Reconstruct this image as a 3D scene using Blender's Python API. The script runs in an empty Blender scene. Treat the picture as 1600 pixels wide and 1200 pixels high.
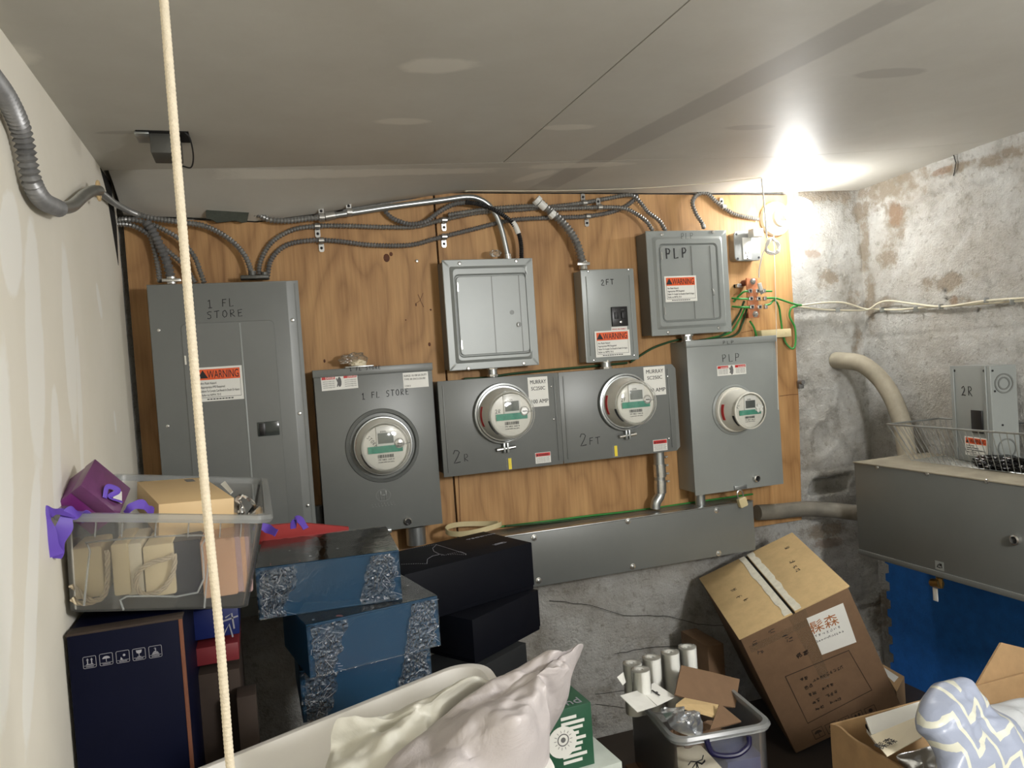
import bpy, bmesh, math, random
from mathutils import Vector, Matrix, noise

random.seed(7)
SC = bpy.context.scene
COL = SC.collection
rad = math.radians

# ---------------------------------------------------------------- camera
F_PX = 1200.0
YAW, PITCH, ROLL = rad(18.56), rad(1.64), rad(3.90)
CAM = Vector((0, 0, 1.5))
_f = Vector((math.sin(YAW) * math.cos(PITCH), math.cos(YAW) * math.cos(PITCH), -math.sin(PITCH)))
_r0 = Vector((math.cos(YAW), -math.sin(YAW), 0))
_d0 = _f.cross(_r0)
_r = math.cos(ROLL) * _r0 + math.sin(ROLL) * _d0
_d = -math.sin(ROLL) * _r0 + math.cos(ROLL) * _d0
cam_data = bpy.data.cameras.new('camera')
cam_data.sensor_fit = 'HORIZONTAL'
cam_data.sensor_width = 36.0
cam_data.lens = 36.0 * F_PX / 1600.0
cam_data.clip_start = 0.02
cam = bpy.data.objects.new('camera', cam_data)
COL.objects.link(cam)
mw = Matrix(((_r.x, -_d.x, -_f.x), (_r.y, -_d.y, -_f.y), (_r.z, -_d.z, -_f.z))).to_4x4()
mw.translation = CAM
cam.matrix_world = mw
SC.camera = cam

# ---------------------------------------------------------------- view, world, lights
SC.view_settings.view_transform = 'Standard'
SC.view_settings.look = 'None'
SC.view_settings.gamma = 1.0
SC.view_settings.use_curve_mapping = False
SC.view_settings.exposure = 0.33
world = bpy.data.worlds.new('world')
SC.world = world
world.use_nodes = True
world.node_tree.nodes['Background'].inputs[0].default_value = (0.9, 0.95, 1.0, 1)
world.node_tree.nodes['Background'].inputs[1].default_value = 0.05
BULB_STRENGTH = 95.0
BULB_COL = (1.0, 0.99, 0.965)

def lamp(name, kind, loc, energy, col, size):
    l = bpy.data.lights.new(name, kind)
    l.energy = energy
    l.color = col
    if kind == 'AREA':
        l.shape = 'DISK'; l.size = size
    else:
        l.shadow_soft_size = size
    o = bpy.data.objects.new(name, l)
    COL.objects.link(o)
    o.location = loc
    return o
# the room's second lamp, on the ceiling behind the camera
lamp('rear_room_lamp', 'POINT', (1.15, -0.42, 1.72), 72.0, (1.0, 0.99, 0.975), 0.12)

# ---------------------------------------------------------------- measuring: pixel of the photograph -> point on a known plane
def ray(px, py):
    return (_r * ((px - 800) / F_PX) + _d * ((py - 600) / F_PX) + _f)
def P(px, py, Y=None, X=None, Z=None):
    r = ray(px, py)
    if Y is not None: t = (Y - CAM.y) / r.y
    elif X is not None: t = (X - CAM.x) / r.x
    else: t = (Z - CAM.z) / r.z
    return CAM + r * t

class Fr:
    """a flat frame: origin, U right, V up, N out"""
    def __init__(s, o, U=(1, 0, 0), V=(0, 0, 1)):
        s.o = Vector(o); s.U = Vector(U).normalized(); s.V = Vector(V).normalized(); s.N = s.U.cross(s.V)
    def p(s, u, v, n=0.0):
        return s.o + s.U * u + s.V * v + s.N * n
    def px(s, x, y):
        r = ray(x, y); t = (s.o - CAM).dot(s.N) / r.dot(s.N)
        q = CAM + r * t - s.o
        return q.dot(s.U), q.dot(s.V)
    def at(s, u, v, n=0.0):
        return Fr(s.p(u, v, n), s.U, s.V)
    def rot(s, a):
        c, k = math.cos(a), math.sin(a)
        return Fr(s.o, s.U * c + s.V * k, s.V * c - s.U * k)
def box_frame(c, rx, ry, rz, w, d, h):
    """frame of a cuboid: origin at its left-front-bottom corner, U along the width, V up, N towards the front"""
    R = Matrix.Rotation(rz, 3, 'Z') @ Matrix.Rotation(ry, 3, 'Y') @ Matrix.Rotation(rx, 3, 'X')
    o = Vector(c) + R @ Vector((-w / 2, -d / 2, -h / 2))
    return Fr(o, R @ Vector((1, 0, 0)), R @ Vector((0, 0, 1)))
def corner_frame(rft, yaw, w):
    """level cuboid from its right-front-top corner: returns frame at left-front-TOP"""
    U = Vector((math.cos(yaw), math.sin(yaw), 0))
    return Fr(Vector(rft) - U * w, U, (0, 0, 1))
def face_top(f, h): return Fr(f.p(0, h, 0), f.U, -f.N)
def face_left(f, d): return Fr(f.p(0, 0, -d), f.N, f.V)
def face_right(f, w): return Fr(f.p(w, 0, 0), -f.N, f.V)

# ---------------------------------------------------------------- mesh builder (world coordinates)
def catmull(pts, n=8, closed=False):
    pts = [Vector(p) for p in pts]
    out = []
    m = len(pts)
    rng = range(m) if closed else range(m - 1)
    for i in rng:
        if closed:
            p0, p1, p2, p3 = pts[(i - 1) % m], pts[i], pts[(i + 1) % m], pts[(i + 2) % m]
        else:
            p1, p2 = pts[i], pts[i + 1]
            p0 = pts[i - 1] if i > 0 else p1 * 2 - p2
            p3 = pts[i + 2] if i + 2 < m else p2 * 2 - p1
        for k in range(n):
            t = k / n
            out.append(0.5 * ((2 * p1) + (-p0 + p2) * t + (2 * p0 - 5 * p1 + 4 * p2 - p3) * t * t + (-p0 + 3 * p1 - 3 * p2 + p3) * t ** 3))
    if not closed: out.append(pts[-1].copy())
    return out
def resample(pts, step):
    out = [pts[0].copy()]; acc = 0.0
    for a, b in zip(pts, pts[1:]):
        L = (b - a).length
        if L < 1e-9: continue
        pos = step - acc
        while pos <= L:
            out.append(a.lerp(b, pos / L)); pos += step
        acc = L - (pos - step)
    if (out[-1] - pts[-1]).length > step * 0.3: out.append(pts[-1].copy())
    return out
def rrect(w, h, r, n=5, inset=0.0):
    """rounded rectangle loop, lower-left at (0,0)"""
    x0, y0, x1, y1 = inset, inset, w - inset, h - inset
    r = max(0.0004, min(r, (x1 - x0) / 2 - 1e-5, (y1 - y0) / 2 - 1e-5))
    out = []
    for cx, cy, a in ((x1 - r, y0 + r, -90), (x1 - r, y1 - r, 0), (x0 + r, y1 - r, 90), (x0 + r, y0 + r, 180)):
        for k in range(n + 1):
            t = rad(a + 90 * k / n)
            out.append((cx + r * math.cos(t), cy + r * math.sin(t)))
    return out

class G:
    def __init__(s): s.v = []; s.f = []
    def add(s, vs, fs):
        b = len(s.v); s.v += [Vector(v) for v in vs]; s.f += [tuple(b + i for i in f) for f in fs]; return s
    def bm(s, bm):
        bm.verts.index_update()
        s.add([v.co.copy() for v in bm.verts], [[v.index for v in f.verts] for f in bm.faces]); bm.free(); return s
    def box(s, fr, u0, u1, v0, v1, n0, n1, bev=0.0, seg=2):
        bm = bmesh.new()
        vs = [bm.verts.new(fr.p(u, v, n)) for n in (n0, n1) for v in (v0, v1) for u in (u0, u1)]
        for q in ((0, 2, 3, 1), (4, 5, 7, 6), (0, 1, 5, 4), (2, 6, 7, 3), (0, 4, 6, 2), (1, 3, 7, 5)):
            bm.faces.new([vs[i] for i in q])
        bmesh.ops.recalc_face_normals(bm, faces=bm.faces)
        if bev > 0:
            bmesh.ops.bevel(bm, geom=bm.edges[:], offset=bev, segments=seg, profile=0.5, affect='EDGES')
        return s.bm(bm)
    def loft(s, loops, cap0=True, cap1=True, closed=True):
        n = len(loops[0]); vs = []; fs = []
        for L in loops: vs += L
        m = n if closed else n - 1
        for k in range(len(loops) - 1):
            for i in range(m):
                j = (i + 1) % n
                fs.append((k * n + i, k * n + j, (k + 1) * n + j, (k + 1) * n + i))
        if cap0: fs.append(tuple(reversed(range(n))))
        if cap1: fs.append(tuple((len(loops) - 1) * n + i for i in range(n)))
        return s.add(vs, fs)
    def rings(s, fr, u, v, w, h, spec, cap0=True, cap1=True, seg=5):
        """spec: (inset, corner radius, n)"""
        return s.loft([[fr.p(u + a, v + b, n) for a, b in rrect(w, h, r, seg, ins)] for ins, r, n in spec], cap0, cap1)
    def lathe(s, fr, u, v, prof, seg=32, cap0=False, cap1=True, sq=1.0):
        return s.loft([[fr.p(u + r * math.cos(2 * math.pi * k / seg), v + sq * r * math.sin(2 * math.pi * k / seg), n) for k in range(seg)] for r, n in prof], cap0, cap1)
    def prism(s, fr, pts, n0, n1):
        return s.loft([[fr.p(a, b, n0) for a, b in pts], [fr.p(a, b, n1) for a, b in pts]])
    def tube(s, pts, r, seg=8, ridge=None, smooth=8, caps=True, step=None, flat=1.0):
        """r: radius or function of 0..1; ridge: (amplitude, pitch) for armoured cable"""
        c = catmull(pts, smooth) if smooth else [Vector(p) for p in pts]
        if ridge: c = resample(c, ridge[1] / 4)
        elif step: c = resample(c, step)
        n = len(c); rings = []
        t0 = (c[1] - c[0]).normalized()
        a = t0.orthogonal().normalized()
        for i in range(n):
            t = (c[min(i + 1, n - 1)] - c[max(i - 1, 0)])
            if t.length < 1e-9: t = t0
            t.normalize()
            a = (a - t * a.dot(t))
            if a.length < 1e-6: a = t.orthogonal()
            a.normalize(); b = t.cross(a)
            rr = r(i / (n - 1)) if callable(r) else r
            if ridge: rr += ridge[0] * (-1, 0, 1, 0)[i % 4]
            rings.append([c[i] + a * (rr * math.cos(2 * math.pi * k / seg)) + b * (rr * flat * math.sin(2 * math.pi * k / seg)) for k in range(seg)])
        return s.loft(rings, caps, caps)
    def ribbon(s, fr, pts, w, n=0.0006, th=0.0004):
        """flat pen stroke on a face"""
        pts = [Vector((a, b)) for a, b in pts]
        L = []; R = []
        for i, p in enumerate(pts):
            t = pts[min(i + 1, len(pts) - 1)] - pts[max(i - 1, 0)]
            if t.length < 1e-9: t = Vector((1, 0))
            t.normalize(); q = Vector((-t.y, t.x)) * w / 2
            L.append(p + q); R.append(p - q)
        loops = []
        for l, r in zip(L, R):
            loops.append([fr.p(l.x, l.y, n), fr.p(r.x, r.y, n), fr.p(r.x, r.y, n + th), fr.p(l.x, l.y, n + th)])
        return s.loft(loops)
    def sheet(s, grid, th=0.0):
        n = len(grid[0]); m = len(grid)
        vs = [p for row in grid for p in row]
        fs = [(i * n + j, i * n + j + 1, (i + 1) * n + j + 1, (i + 1) * n + j) for i in range(m - 1) for j in range(n - 1)]
        if not th: return s.add(vs, fs)
        # thickness along averaged normals
        nor = [Vector() for _ in vs]
        for f in fs:
            k = (vs[f[1]] - vs[f[0]]).cross(vs[f[3]] - vs[f[0]])
            for i in f: nor[i] += k
        vs2 = [v - k.normalized() * th if k.length > 0 else v - Vector((0, 0, th)) for v, k in zip(vs, nor)]
        N = len(vs)
        fs2 = [tuple(N + i for i in reversed(f)) for f in fs]
        rim = [j for j in range(n)] + [i * n + n - 1 for i in range(1, m)] + [(m - 1) * n + j for j in range(n - 2, -1, -1)] + [i * n for i in range(m - 2, 0, -1)]
        side = [(rim[(k + 1) % len(rim)], rim[k], N + rim[k], N + rim[(k + 1) % len(rim)]) for k in range(len(rim))]
        return s.add(vs + vs2, fs + fs2 + side)

def text_into(g, fr, body, u, v, size, n=0.0006, ext=0.0003, align='LEFT', width=None, font=None, sx=1.0):
    cu = bpy.data.curves.new('t', 'FONT'); cu.body = body; cu.size = size; cu.extrude = ext
    cu.resolution_u = 3
    if align == 'CENTER': cu.align_x = 'CENTER'
    ob = bpy.data.objects.new('t', cu)
    me = ob.to_mesh()
    vs = [x.co.copy() for x in me.vertices]; fs = [tuple(p.vertices) for p in me.polygons]
    ob.to_mesh_clear(); bpy.data.objects.remove(ob); bpy.data.curves.remove(cu)
    if not vs: return g
    k = sx
    if width:
        x0 = min(a.x for a in vs); x1 = max(a.x for a in vs); k = width / max(1e-6, x1 - x0)
    g.add([fr.p(u + a.x * k, v + a.y, n + ext + a.z) for a in vs], fs)
    return g
PEN = {
 '1': [[(.2, .75), (.45, 1), (.45, 0)], [(.15, 0), (.8, 0.02)]],
 '2': [[(.1, .75), (.25, .97), (.55, 1), (.7, .8), (.6, .5), (.3, .2), (.08, 0), (.45, .05), (.85, .02)]],
 'F': [[(.15, 0), (.18, .98)], [(.15, .96), (.85, 1)], [(.16, .55), (.7, .57)]],
 'L': [[(.18, 1), (.15, .02), (.8, .05)]],
 'S': [[(.8, .9), (.5, 1), (.2, .82), (.3, .58), (.65, .42), (.72, .15), (.4, 0), (.08, .1)]],
 'T': [[(.0, .97), (.9, 1)], [(.45, .98), (.42, 0)]],
 'O': [[(.45, 1), (.15, .8), (.1, .35), (.35, 0), (.7, .12), (.8, .6), (.62, .95), (.42, 1)]],
 'R': [[(.15, 0), (.18, 1), (.6, .97), (.72, .75), (.55, .55), (.18, .5), (.8, 0)]],
 'E': [[(.8, .98), (.18, .97), (.15, 0), (.82, .03)], [(.16, .52), (.65, .54)]],
 'P': [[(.18, 0), (.2, 1), (.6, .97), (.75, .75), (.6, .52), (.19, .48)]],
 'X': [[(0, 0), (1, 1)], [(0, .9), (1, .1)]],
 ' ': [],
}
def pen_text(g, fr, s, u, v, h, w=None, pen=0.0022, slope=0.0, n=0.0004, jit=0.05):
    w = w or h * 0.75
    rnd = random.Random(len(s) * 31 + int(h * 1e4))
    for k, ch in enumerate(s):
        for pl in PEN.get(ch, []):
            pts = [(u + k * w * 1.25 + (a + rnd.uniform(-jit, jit)) * w, v + k * w * 1.25 * slope + (b + rnd.uniform(-jit, jit)) * h) for a, b in pl]
            g.ribbon(fr, pts, pen, n)
    return g
def scribble(g, fr, u, v, w, h, pen=0.0012, k=6, seed=1, n=0.0004):
    """a hand-written or printed character made of short strokes"""
    rnd = random.Random(seed)
    for i in range(k):
        if rnd.random() < .5:
            y = rnd.uniform(.05, .95); a, b = sorted((rnd.random(), rnd.random()))
            g.ribbon(fr, [(u + a * w * .6, v + y * h), (u + (b * .5 + .5) * w, v + (y + rnd.uniform(-.1, .1)) * h)], pen, n)
        else:
            x = rnd.uniform(.1, .9)
            g.ribbon(fr, [(u + x * w, v + rnd.uniform(.5, 1) * h), (u + (x + rnd.uniform(-.25, .25)) * w, v + rnd.uniform(0, .4) * h)], pen, n)
    return g

# ---------------------------------------------------------------- objects
def link(name, g, mat, parent=None, smooth=30, loc=None):
    me = bpy.data.meshes.new(name)
    vs = g.v
    if parent is not None:
        inv = WM[parent.name].inverted(); vs = [inv @ v for v in vs]; M = WM[parent.name]
    elif loc is not None:
        L = Vector(loc); vs = [v - L for v in vs]; M = Matrix.Translation(L)
    else: M = Matrix.Identity(4)
    me.from_pydata([tuple(v) for v in vs], [], g.f)
    bmm = bmesh.new(); bmm.from_mesh(me)
    bmesh.ops.recalc_face_normals(bmm, faces=bmm.faces)
    bmm.to_mesh(me); bmm.free()
    me.materials.append(mat)
    me.polygons.foreach_set('use_smooth', [True] * len(me.polygons))
    me.set_sharp_from_angle(angle=rad(smooth))
    me.update()
    o = bpy.data.objects.new(name, me)
    COL.objects.link(o)
    if parent is not None: o.parent = parent
    elif loc is not None: o.location = loc
    WM[o.name] = M
    return o
WM = {}
def tag(o, label, cat, group=None):
    o['label'] = label; o['category'] = cat
    if group: o['group'] = group
    return o
def thing(name, label, cat, loc, group=None, rz=0.0):
    o = bpy.data.objects.new(name, None)
    COL.objects.link(o)
    o.location = loc; o.rotation_euler = (0, 0, rz); o.empty_display_size = 0.05
    WM[o.name] = Matrix.Translation(Vector(loc)) @ Matrix.Rotation(rz, 4, 'Z')
    return tag(o, label, cat, group)
def base_of(g):
    xs = [v.x for v in g.v]; ys = [v.y for v in g.v]; zs = [v.z for v in g.v]
    return ((min(xs) + max(xs)) / 2, (min(ys) + max(ys)) / 2, min(zs))
def single(name, g, mat, label, cat, group=None, smooth=30):
    return tag(link(name, g, mat, None, smooth, base_of(g)), label, cat, group)
def struct(name, g, mat, smooth=30):
    o = link(name, g, mat, None, smooth); o['kind'] = 'structure'; return o
def dup(root, loc, label=None, rz=None):
    r = root.copy(); COL.objects.link(r); r.location = loc
    if rz is not None: r.rotation_euler = (0, 0, rz)
    if label: r['label'] = label
    for ch in list(root.children):
        c = ch.copy(); COL.objects.link(c); c.parent = r
        for q in list(ch.children):
            e = q.copy(); COL.objects.link(e); e.parent = c
    return r

# ---------------------------------------------------------------- materials
MATS = {}
def nodes(name):
    m = bpy.data.materials.new(name); m.use_nodes = True
    nt = m.node_tree; b = nt.nodes['Principled BSDF']
    return m, nt, b
def N(nt, t, **kw):
    n = nt.nodes.new(t)
    for k, v in kw.items(): setattr(n, k, v)
    return n
def lk(nt, a, b): nt.links.new(a, b)
def coord(nt, scale=(1, 1, 1), which='Object'):
    tc = N(nt, 'ShaderNodeTexCoord'); mp = N(nt, 'ShaderNodeMapping'); mp.inputs['Scale'].default_value = scale
    lk(nt, tc.outputs[which], mp.inputs['Vector']); return mp.outputs[0]
def noise_n(nt, vec, scale, detail=4, rough=.6, dist=0.0):
    n = N(nt, 'ShaderNodeTexNoise'); n.inputs['Scale'].default_value = scale; n.inputs['Detail'].default_value = detail
    n.inputs['Roughness'].default_value = rough; n.inputs['Distortion'].default_value = dist
    lk(nt, vec, n.inputs['Vector']); return n.outputs['Fac']
def ramp(nt, fac, stops):
    r = N(nt, 'ShaderNodeValToRGB'); e = r.color_ramp.elements
    while len(e) < len(stops): e.new(0.5)
    for k, (p, c) in enumerate(stops):
        e[k].position = p; e[k].color = (*c, 1) if len(c) == 3 else c
    lk(nt, fac, r.inputs[0]); return r.outputs[0]
def mixc(nt, fac, a, b, mode='MIX'):
    m = N(nt, 'ShaderNodeMix', data_type='RGBA', blend_type=mode)
    for s, x in ((m.inputs[0], fac), (m.inputs[6], a), (m.inputs[7], b)):
        if hasattr(x, 'is_linked'): lk(nt, x, s)
        elif isinstance(x, (int, float)): s.default_value = x
        else: s.default_value = (*x, 1)
    return m.outputs[2]
def math_n(nt, op, a, b=0.0, c=None):
    m = N(nt, 'ShaderNodeMath', operation=op)
    for s, x in zip(m.inputs, (a, b, c)):
        if x is None: continue
        if hasattr(x, 'is_linked'): lk(nt, x, s)
        else: s.default_value = x
    return m.outputs[0]
def bump(nt, b, h, strength=.3, dist=.002):
    n = N(nt, 'ShaderNodeBump'); n.inputs['Strength'].default_value = strength; n.inputs['Distance'].default_value = dist
    lk(nt, h, n.inputs['Height']); lk(nt, n.outputs[0], b.inputs['Normal']); return n
def lin(c):
    return tuple((x / 12.92 if x <= .04045 else ((x + .055) / 1.055) ** 2.4) for x in [q / 255 for q in c])
def plain(name, rgb, rough=.5, metal=0.0, var=.12, scale=12, bmp=0.0, bscale=60, spec=.5, coat=0.0, emit=None):
    """procedural paint: base colour with soft noise variation, optional fine bump; rgb in sRGB 0-255"""
    if name in MATS: return MATS[name]
    m, nt, b = nodes(name); c = lin(rgb)
    v = coord(nt)
    f = noise_n(nt, v, scale, 5, .65)
    lk(nt, ramp(nt, f, [(.3, tuple(x * (1 - var) for x in c)), (.7, tuple(min(1, x * (1 + var)) for x in c))]), b.inputs['Base Color'])
    b.inputs['Roughness'].default_value = rough; b.inputs['Metallic'].default_value = metal
    b.inputs['Specular IOR Level'].default_value = spec; b.inputs['Coat Weight'].default_value = coat
    if bmp: bump(nt, b, noise_n(nt, v, bscale, 4, .6), bmp)
    if emit: b.inputs['Emission Color'].default_value = (*emit[0], 1); b.inputs['Emission Strength'].default_value = emit[1]
    MATS[name] = m; return m
def blob_mask(nt, v, blobs, edge=.25, nscale=14, soft=.08):
    """patches with a ragged edge: blobs = (center, axis, half length, half width[, box]) in world metres"""
    nz = noise_n(nt, v, nscale, 5, .65)
    nzs = math_n(nt, 'MULTIPLY', math_n(nt, 'SUBTRACT', nz, .5), edge * 4)
    acc = None
    for bl in blobs:
        c, ax, L, W = bl[:4]; ax = Vector(ax).normalized()
        sub = N(nt, 'ShaderNodeVectorMath', operation='SUBTRACT'); lk(nt, v, sub.inputs[0]); sub.inputs[1].default_value = c
        dt = N(nt, 'ShaderNodeVectorMath', operation='DOT_PRODUCT'); lk(nt, sub.outputs[0], dt.inputs[0]); dt.inputs[1].default_value = ax
        ln = N(nt, 'ShaderNodeVectorMath', operation='LENGTH'); lk(nt, sub.outputs[0], ln.inputs[0])
        a2 = math_n(nt, 'MULTIPLY', dt.outputs['Value'], dt.outputs['Value'])
        l2 = math_n(nt, 'MULTIPLY', ln.outputs['Value'], ln.outputs['Value'])
        p2 = math_n(nt, 'MAXIMUM', math_n(nt, 'SUBTRACT', l2, a2), 0.0)
        A = math_n(nt, 'MULTIPLY', a2, 1 / (L * L)); B = math_n(nt, 'MULTIPLY', p2, 1 / (W * W))
        if len(bl) > 4: q = math_n(nt, 'MAXIMUM', A, B)
        else: q = math_n(nt, 'ADD', A, B)
        q = math_n(nt, 'SUBTRACT', 1.0, q)
        acc = q if acc is None else math_n(nt, 'MAXIMUM', acc, q)
    s = math_n(nt, 'ADD', acc, nzs)
    mr = N(nt, 'ShaderNodeMapRange'); mr.inputs[1].default_value = 0; mr.inputs[2].default_value = soft
    lk(nt, s, mr.inputs[0]); return mr.outputs[0]

def mat_ceiling():
    m, nt, b = nodes('ceiling_paint'); v = coord(nt)
    n1 = noise_n(nt, v, 3.0, 6, .7)
    base = ramp(nt, n1, [(.3, lin((188, 185, 176))), (.7, lin((199, 197, 189)))])
    def cb(p1, p2, w, *k):
        a = P(*p1, Z=2.0); c = P(*p2, Z=2.0); d = c - a
        return (tuple((a + c) / 2), tuple(d), d.length / 2, w, *k)
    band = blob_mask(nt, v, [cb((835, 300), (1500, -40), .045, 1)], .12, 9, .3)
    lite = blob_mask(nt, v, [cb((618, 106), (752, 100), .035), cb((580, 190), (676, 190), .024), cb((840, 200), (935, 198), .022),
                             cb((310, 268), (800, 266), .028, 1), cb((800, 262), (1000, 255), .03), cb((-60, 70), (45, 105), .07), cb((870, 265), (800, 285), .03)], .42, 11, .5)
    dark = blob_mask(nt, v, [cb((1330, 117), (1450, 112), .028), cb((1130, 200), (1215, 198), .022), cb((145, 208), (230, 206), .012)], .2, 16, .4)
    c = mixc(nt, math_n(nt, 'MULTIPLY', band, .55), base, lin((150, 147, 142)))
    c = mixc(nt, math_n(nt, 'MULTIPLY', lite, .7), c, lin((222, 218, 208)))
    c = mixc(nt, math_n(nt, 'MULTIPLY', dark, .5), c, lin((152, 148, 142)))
    lk(nt, c, b.inputs['Base Color']); b.inputs['Roughness'].default_value = .52
    bump(nt, b, math_n(nt, 'ADD', noise_n(nt, v, 60, 4, .6), math_n(nt, 'MULTIPLY', lite, 2.0)), .12, .0015)
    return m
def mat_drywall():
    m, nt, b = nodes('drywall_left'); v = coord(nt)
    def wb(p1, p2, w, *k):
        a = P(*p1, X=-.29); c = P(*p2, X=-.29); d = c - a
        return (tuple((a + c) / 2), tuple(d), d.length / 2, w, *k)
    base = ramp(nt, noise_n(nt, v, 4, 5, .6), [(.3, lin((232, 227, 212))), (.7, lin((239, 234, 221)))])
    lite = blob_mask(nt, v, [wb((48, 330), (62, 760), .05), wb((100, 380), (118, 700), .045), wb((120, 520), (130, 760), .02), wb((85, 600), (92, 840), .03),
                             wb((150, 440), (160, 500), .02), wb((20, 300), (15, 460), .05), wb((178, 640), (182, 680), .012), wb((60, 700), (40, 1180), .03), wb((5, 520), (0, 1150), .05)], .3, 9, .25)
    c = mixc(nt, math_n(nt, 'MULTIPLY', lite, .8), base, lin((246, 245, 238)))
    lk(nt, c, b.inputs['Base Color']); b.inputs['Roughness'].default_value = .75
    bump(nt, b, math_n(nt, 'ADD', noise_n(nt, v, 40, 4, .6), lite), .15, .0015)
    return m
def mat_concrete():
    m, nt, b = nodes('old_painted_concrete'); v = coord(nt)
    base = ramp(nt, noise_n(nt, v, 9, 8, .7), [(.30, lin((144, 141, 133))), (.45, lin((190, 189, 184))), (.7, lin((212, 212, 208)))])
    def rb(px, py, w, h, X=2.05):
        c = P(px, py, X=X); return (tuple(c), (0, 0, 1), h, w)
    def bb(px, py, w, h):
        c = P(px, py, Y=2.15); return (tuple(c), (0, 0, 1), h, w)
    brown = blob_mask(nt, v, [bb(1300, 300, .2, .05), bb(1352, 380, .03, .12), rb(1360, 470, .03, .12), bb(1350, 330, .05, .07), rb(1385, 290, .20, .08), rb(1400, 345, .06, .08), rb(1385, 400, .05, .05), rb(1500, 262, .10, .02), bb(1250, 330, .05, .05), bb(1300, 432, .05, .05), bb(1290, 445, .045, .02), bb(1340, 465, .035, .05),
                              rb(1480, 440, .10, .035), rb(1500, 470, .06, .02), rb(1385, 475, .05, .03), rb(1570, 245, .11, .025), bb(1345, 540, .03, .1), bb(1300, 830, .12, .03), rb(1385, 960, .06, .10), bb(1240, 420, .02, .04)], 1.0, 26, .9)
    rust = blob_mask(nt, v, [rb(1375, 275, .05, .02), rb(1475, 268, .05, .012), bb(1300, 290, .08, .02), bb(1275, 395, .04, .02), rb(1400, 330, .03, .05), rb(1490, 470, .02, .02), bb(1300, 850, .08, .02)], .7, 30, .5)
    speck = ramp(nt, noise_n(nt, v, 42, 8, .75), [(.37, (1, 1, 1)), (.45, (0, 0, 0))])
    c = mixc(nt, math_n(nt, 'MULTIPLY', brown, .75), base, lin((138, 122, 100)))
    c = mixc(nt, math_n(nt, 'MULTIPLY', rust, .5), c, lin((142, 104, 72)))
    c = mixc(nt, math_n(nt, 'MULTIPLY', speck, .45), c, lin((120, 112, 98)))
    grime = ramp(nt, noise_n(nt, v, 5, 8, .72, .4), [(.38, (1, 1, 1)), (.56, (0, 0, 0))])
    c = mixc(nt, math_n(nt, 'MULTIPLY', grime, .32), c, lin((150, 138, 118)))
    lk(nt, c, b.inputs['Base Color']); b.inputs['Roughness'].default_value = .9
    h = math_n(nt, 'ADD', noise_n(nt, v, 30, 8, .7), math_n(nt, 'MULTIPLY', noise_n(nt, v, 120, 5, .7), .5))
    h = math_n(nt, 'SUBTRACT', h, math_n(nt, 'MULTIPLY', brown, .35))
    bump(nt, b, h, 1.0, .011)
    return m
def mat_plywood():
    m, nt, b = nodes('plywood_grain'); v = coord(nt, (1, 1, 1))
    # slow distortion makes cathedral figures in long vertical grain
    warp = N(nt, 'ShaderNodeTexNoise'); warp.inputs['Scale'].default_value = 2.1; warp.inputs['Detail'].default_value = 2
    mp = N(nt, 'ShaderNodeMapping'); mp.inputs['Scale'].default_value = (2.2, 1, .75); lk(nt, v, mp.inputs['Vector']); lk(nt, mp.outputs[0], warp.inputs['Vector'])
    k = math_n(nt, 'MULTIPLY', warp.outputs['Fac'], 9.0)
    for kx, ky, sx, sy, am in ((600, 455, .085, .15, 2.6), (652, 448, .05, .10, 1.6), (755, 790, .09, .10, 1.5), (1215, 590, .05, .12, 1.5), (960, 330, .06, .12, 1.6), (880, 770, .12, .08, 1.8)):
        c_ = P(kx, ky, Y=2.15)
        sb = N(nt, 'ShaderNodeVectorMath', operation='SUBTRACT'); lk(nt, v, sb.inputs[0]); sb.inputs[1].default_value = (c_.x, 2.15, c_.z)
        dv = N(nt, 'ShaderNodeVectorMath', operation='DIVIDE'); lk(nt, sb.outputs[0], dv.inputs[0]); dv.inputs[1].default_value = (sx, 1, sy)
        ln = N(nt, 'ShaderNodeVectorMath', operation='LENGTH'); lk(nt, dv.outputs[0], ln.inputs[0])
        g_ = math_n(nt, 'POWER', 2.718, math_n(nt, 'MULTIPLY', math_n(nt, 'MULTIPLY', ln.outputs['Value'], ln.outputs['Value']), -1.0))
        k = math_n(nt, 'ADD', k, math_n(nt, 'MULTIPLY', g_, am))
    fr_ = math_n(nt, 'FRACT', k)
    tri = math_n(nt, 'ABSOLUTE', math_n(nt, 'SUBTRACT', math_n(nt, 'MULTIPLY', fr_, 2.0), 1.0))
    mp2 = N(nt, 'ShaderNodeMapping'); mp2.inputs['Scale'].default_value = (70, 1, 3.0); lk(nt, v, mp2.inputs['Vector'])
    fine = noise_n(nt, mp2.outputs[0], 1.6, 5, .65)
    mp3 = N(nt, 'ShaderNodeMapping'); mp3.inputs['Scale'].default_value = (9, 1, 1.2); lk(nt, v, mp3.inputs['Vector'])
    med = noise_n(nt, mp3.outputs[0], 1.4, 4, .6)
    c = ramp(nt, tri, [(.0, lin((134, 96, 56))), (.25, lin((164, 123, 76))), (.6, lin((184, 142, 92))), (1, lin((193, 152, 101)))])
    c = mixc(nt, .38, c, ramp(nt, fine, [(.35, lin((134, 94, 54))), (.62, lin((202, 158, 104)))]))
    c = mixc(nt, .30, c, ramp(nt, med, [(.35, lin((140, 98, 58))), (.65, lin((202, 158, 104)))]))
    lk(nt, c, b.inputs['Base Color']); b.inputs['Roughness'].default_value = .6
    bump(nt, b, fine, .25, .001)
    return m
def mat_emit(name, col, s):
    m = bpy.data.materials.new(name); m.use_nodes = True; nt = m.node_tree
    nt.nodes.remove(nt.nodes['Principled BSDF'])
    e = N(nt, 'ShaderNodeEmission'); e.inputs[0].default_value = (*col, 1); e.inputs[1].default_value = s
    lk(nt, e.outputs[0], nt.nodes['Material Output'].inputs[0]); return m
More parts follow.
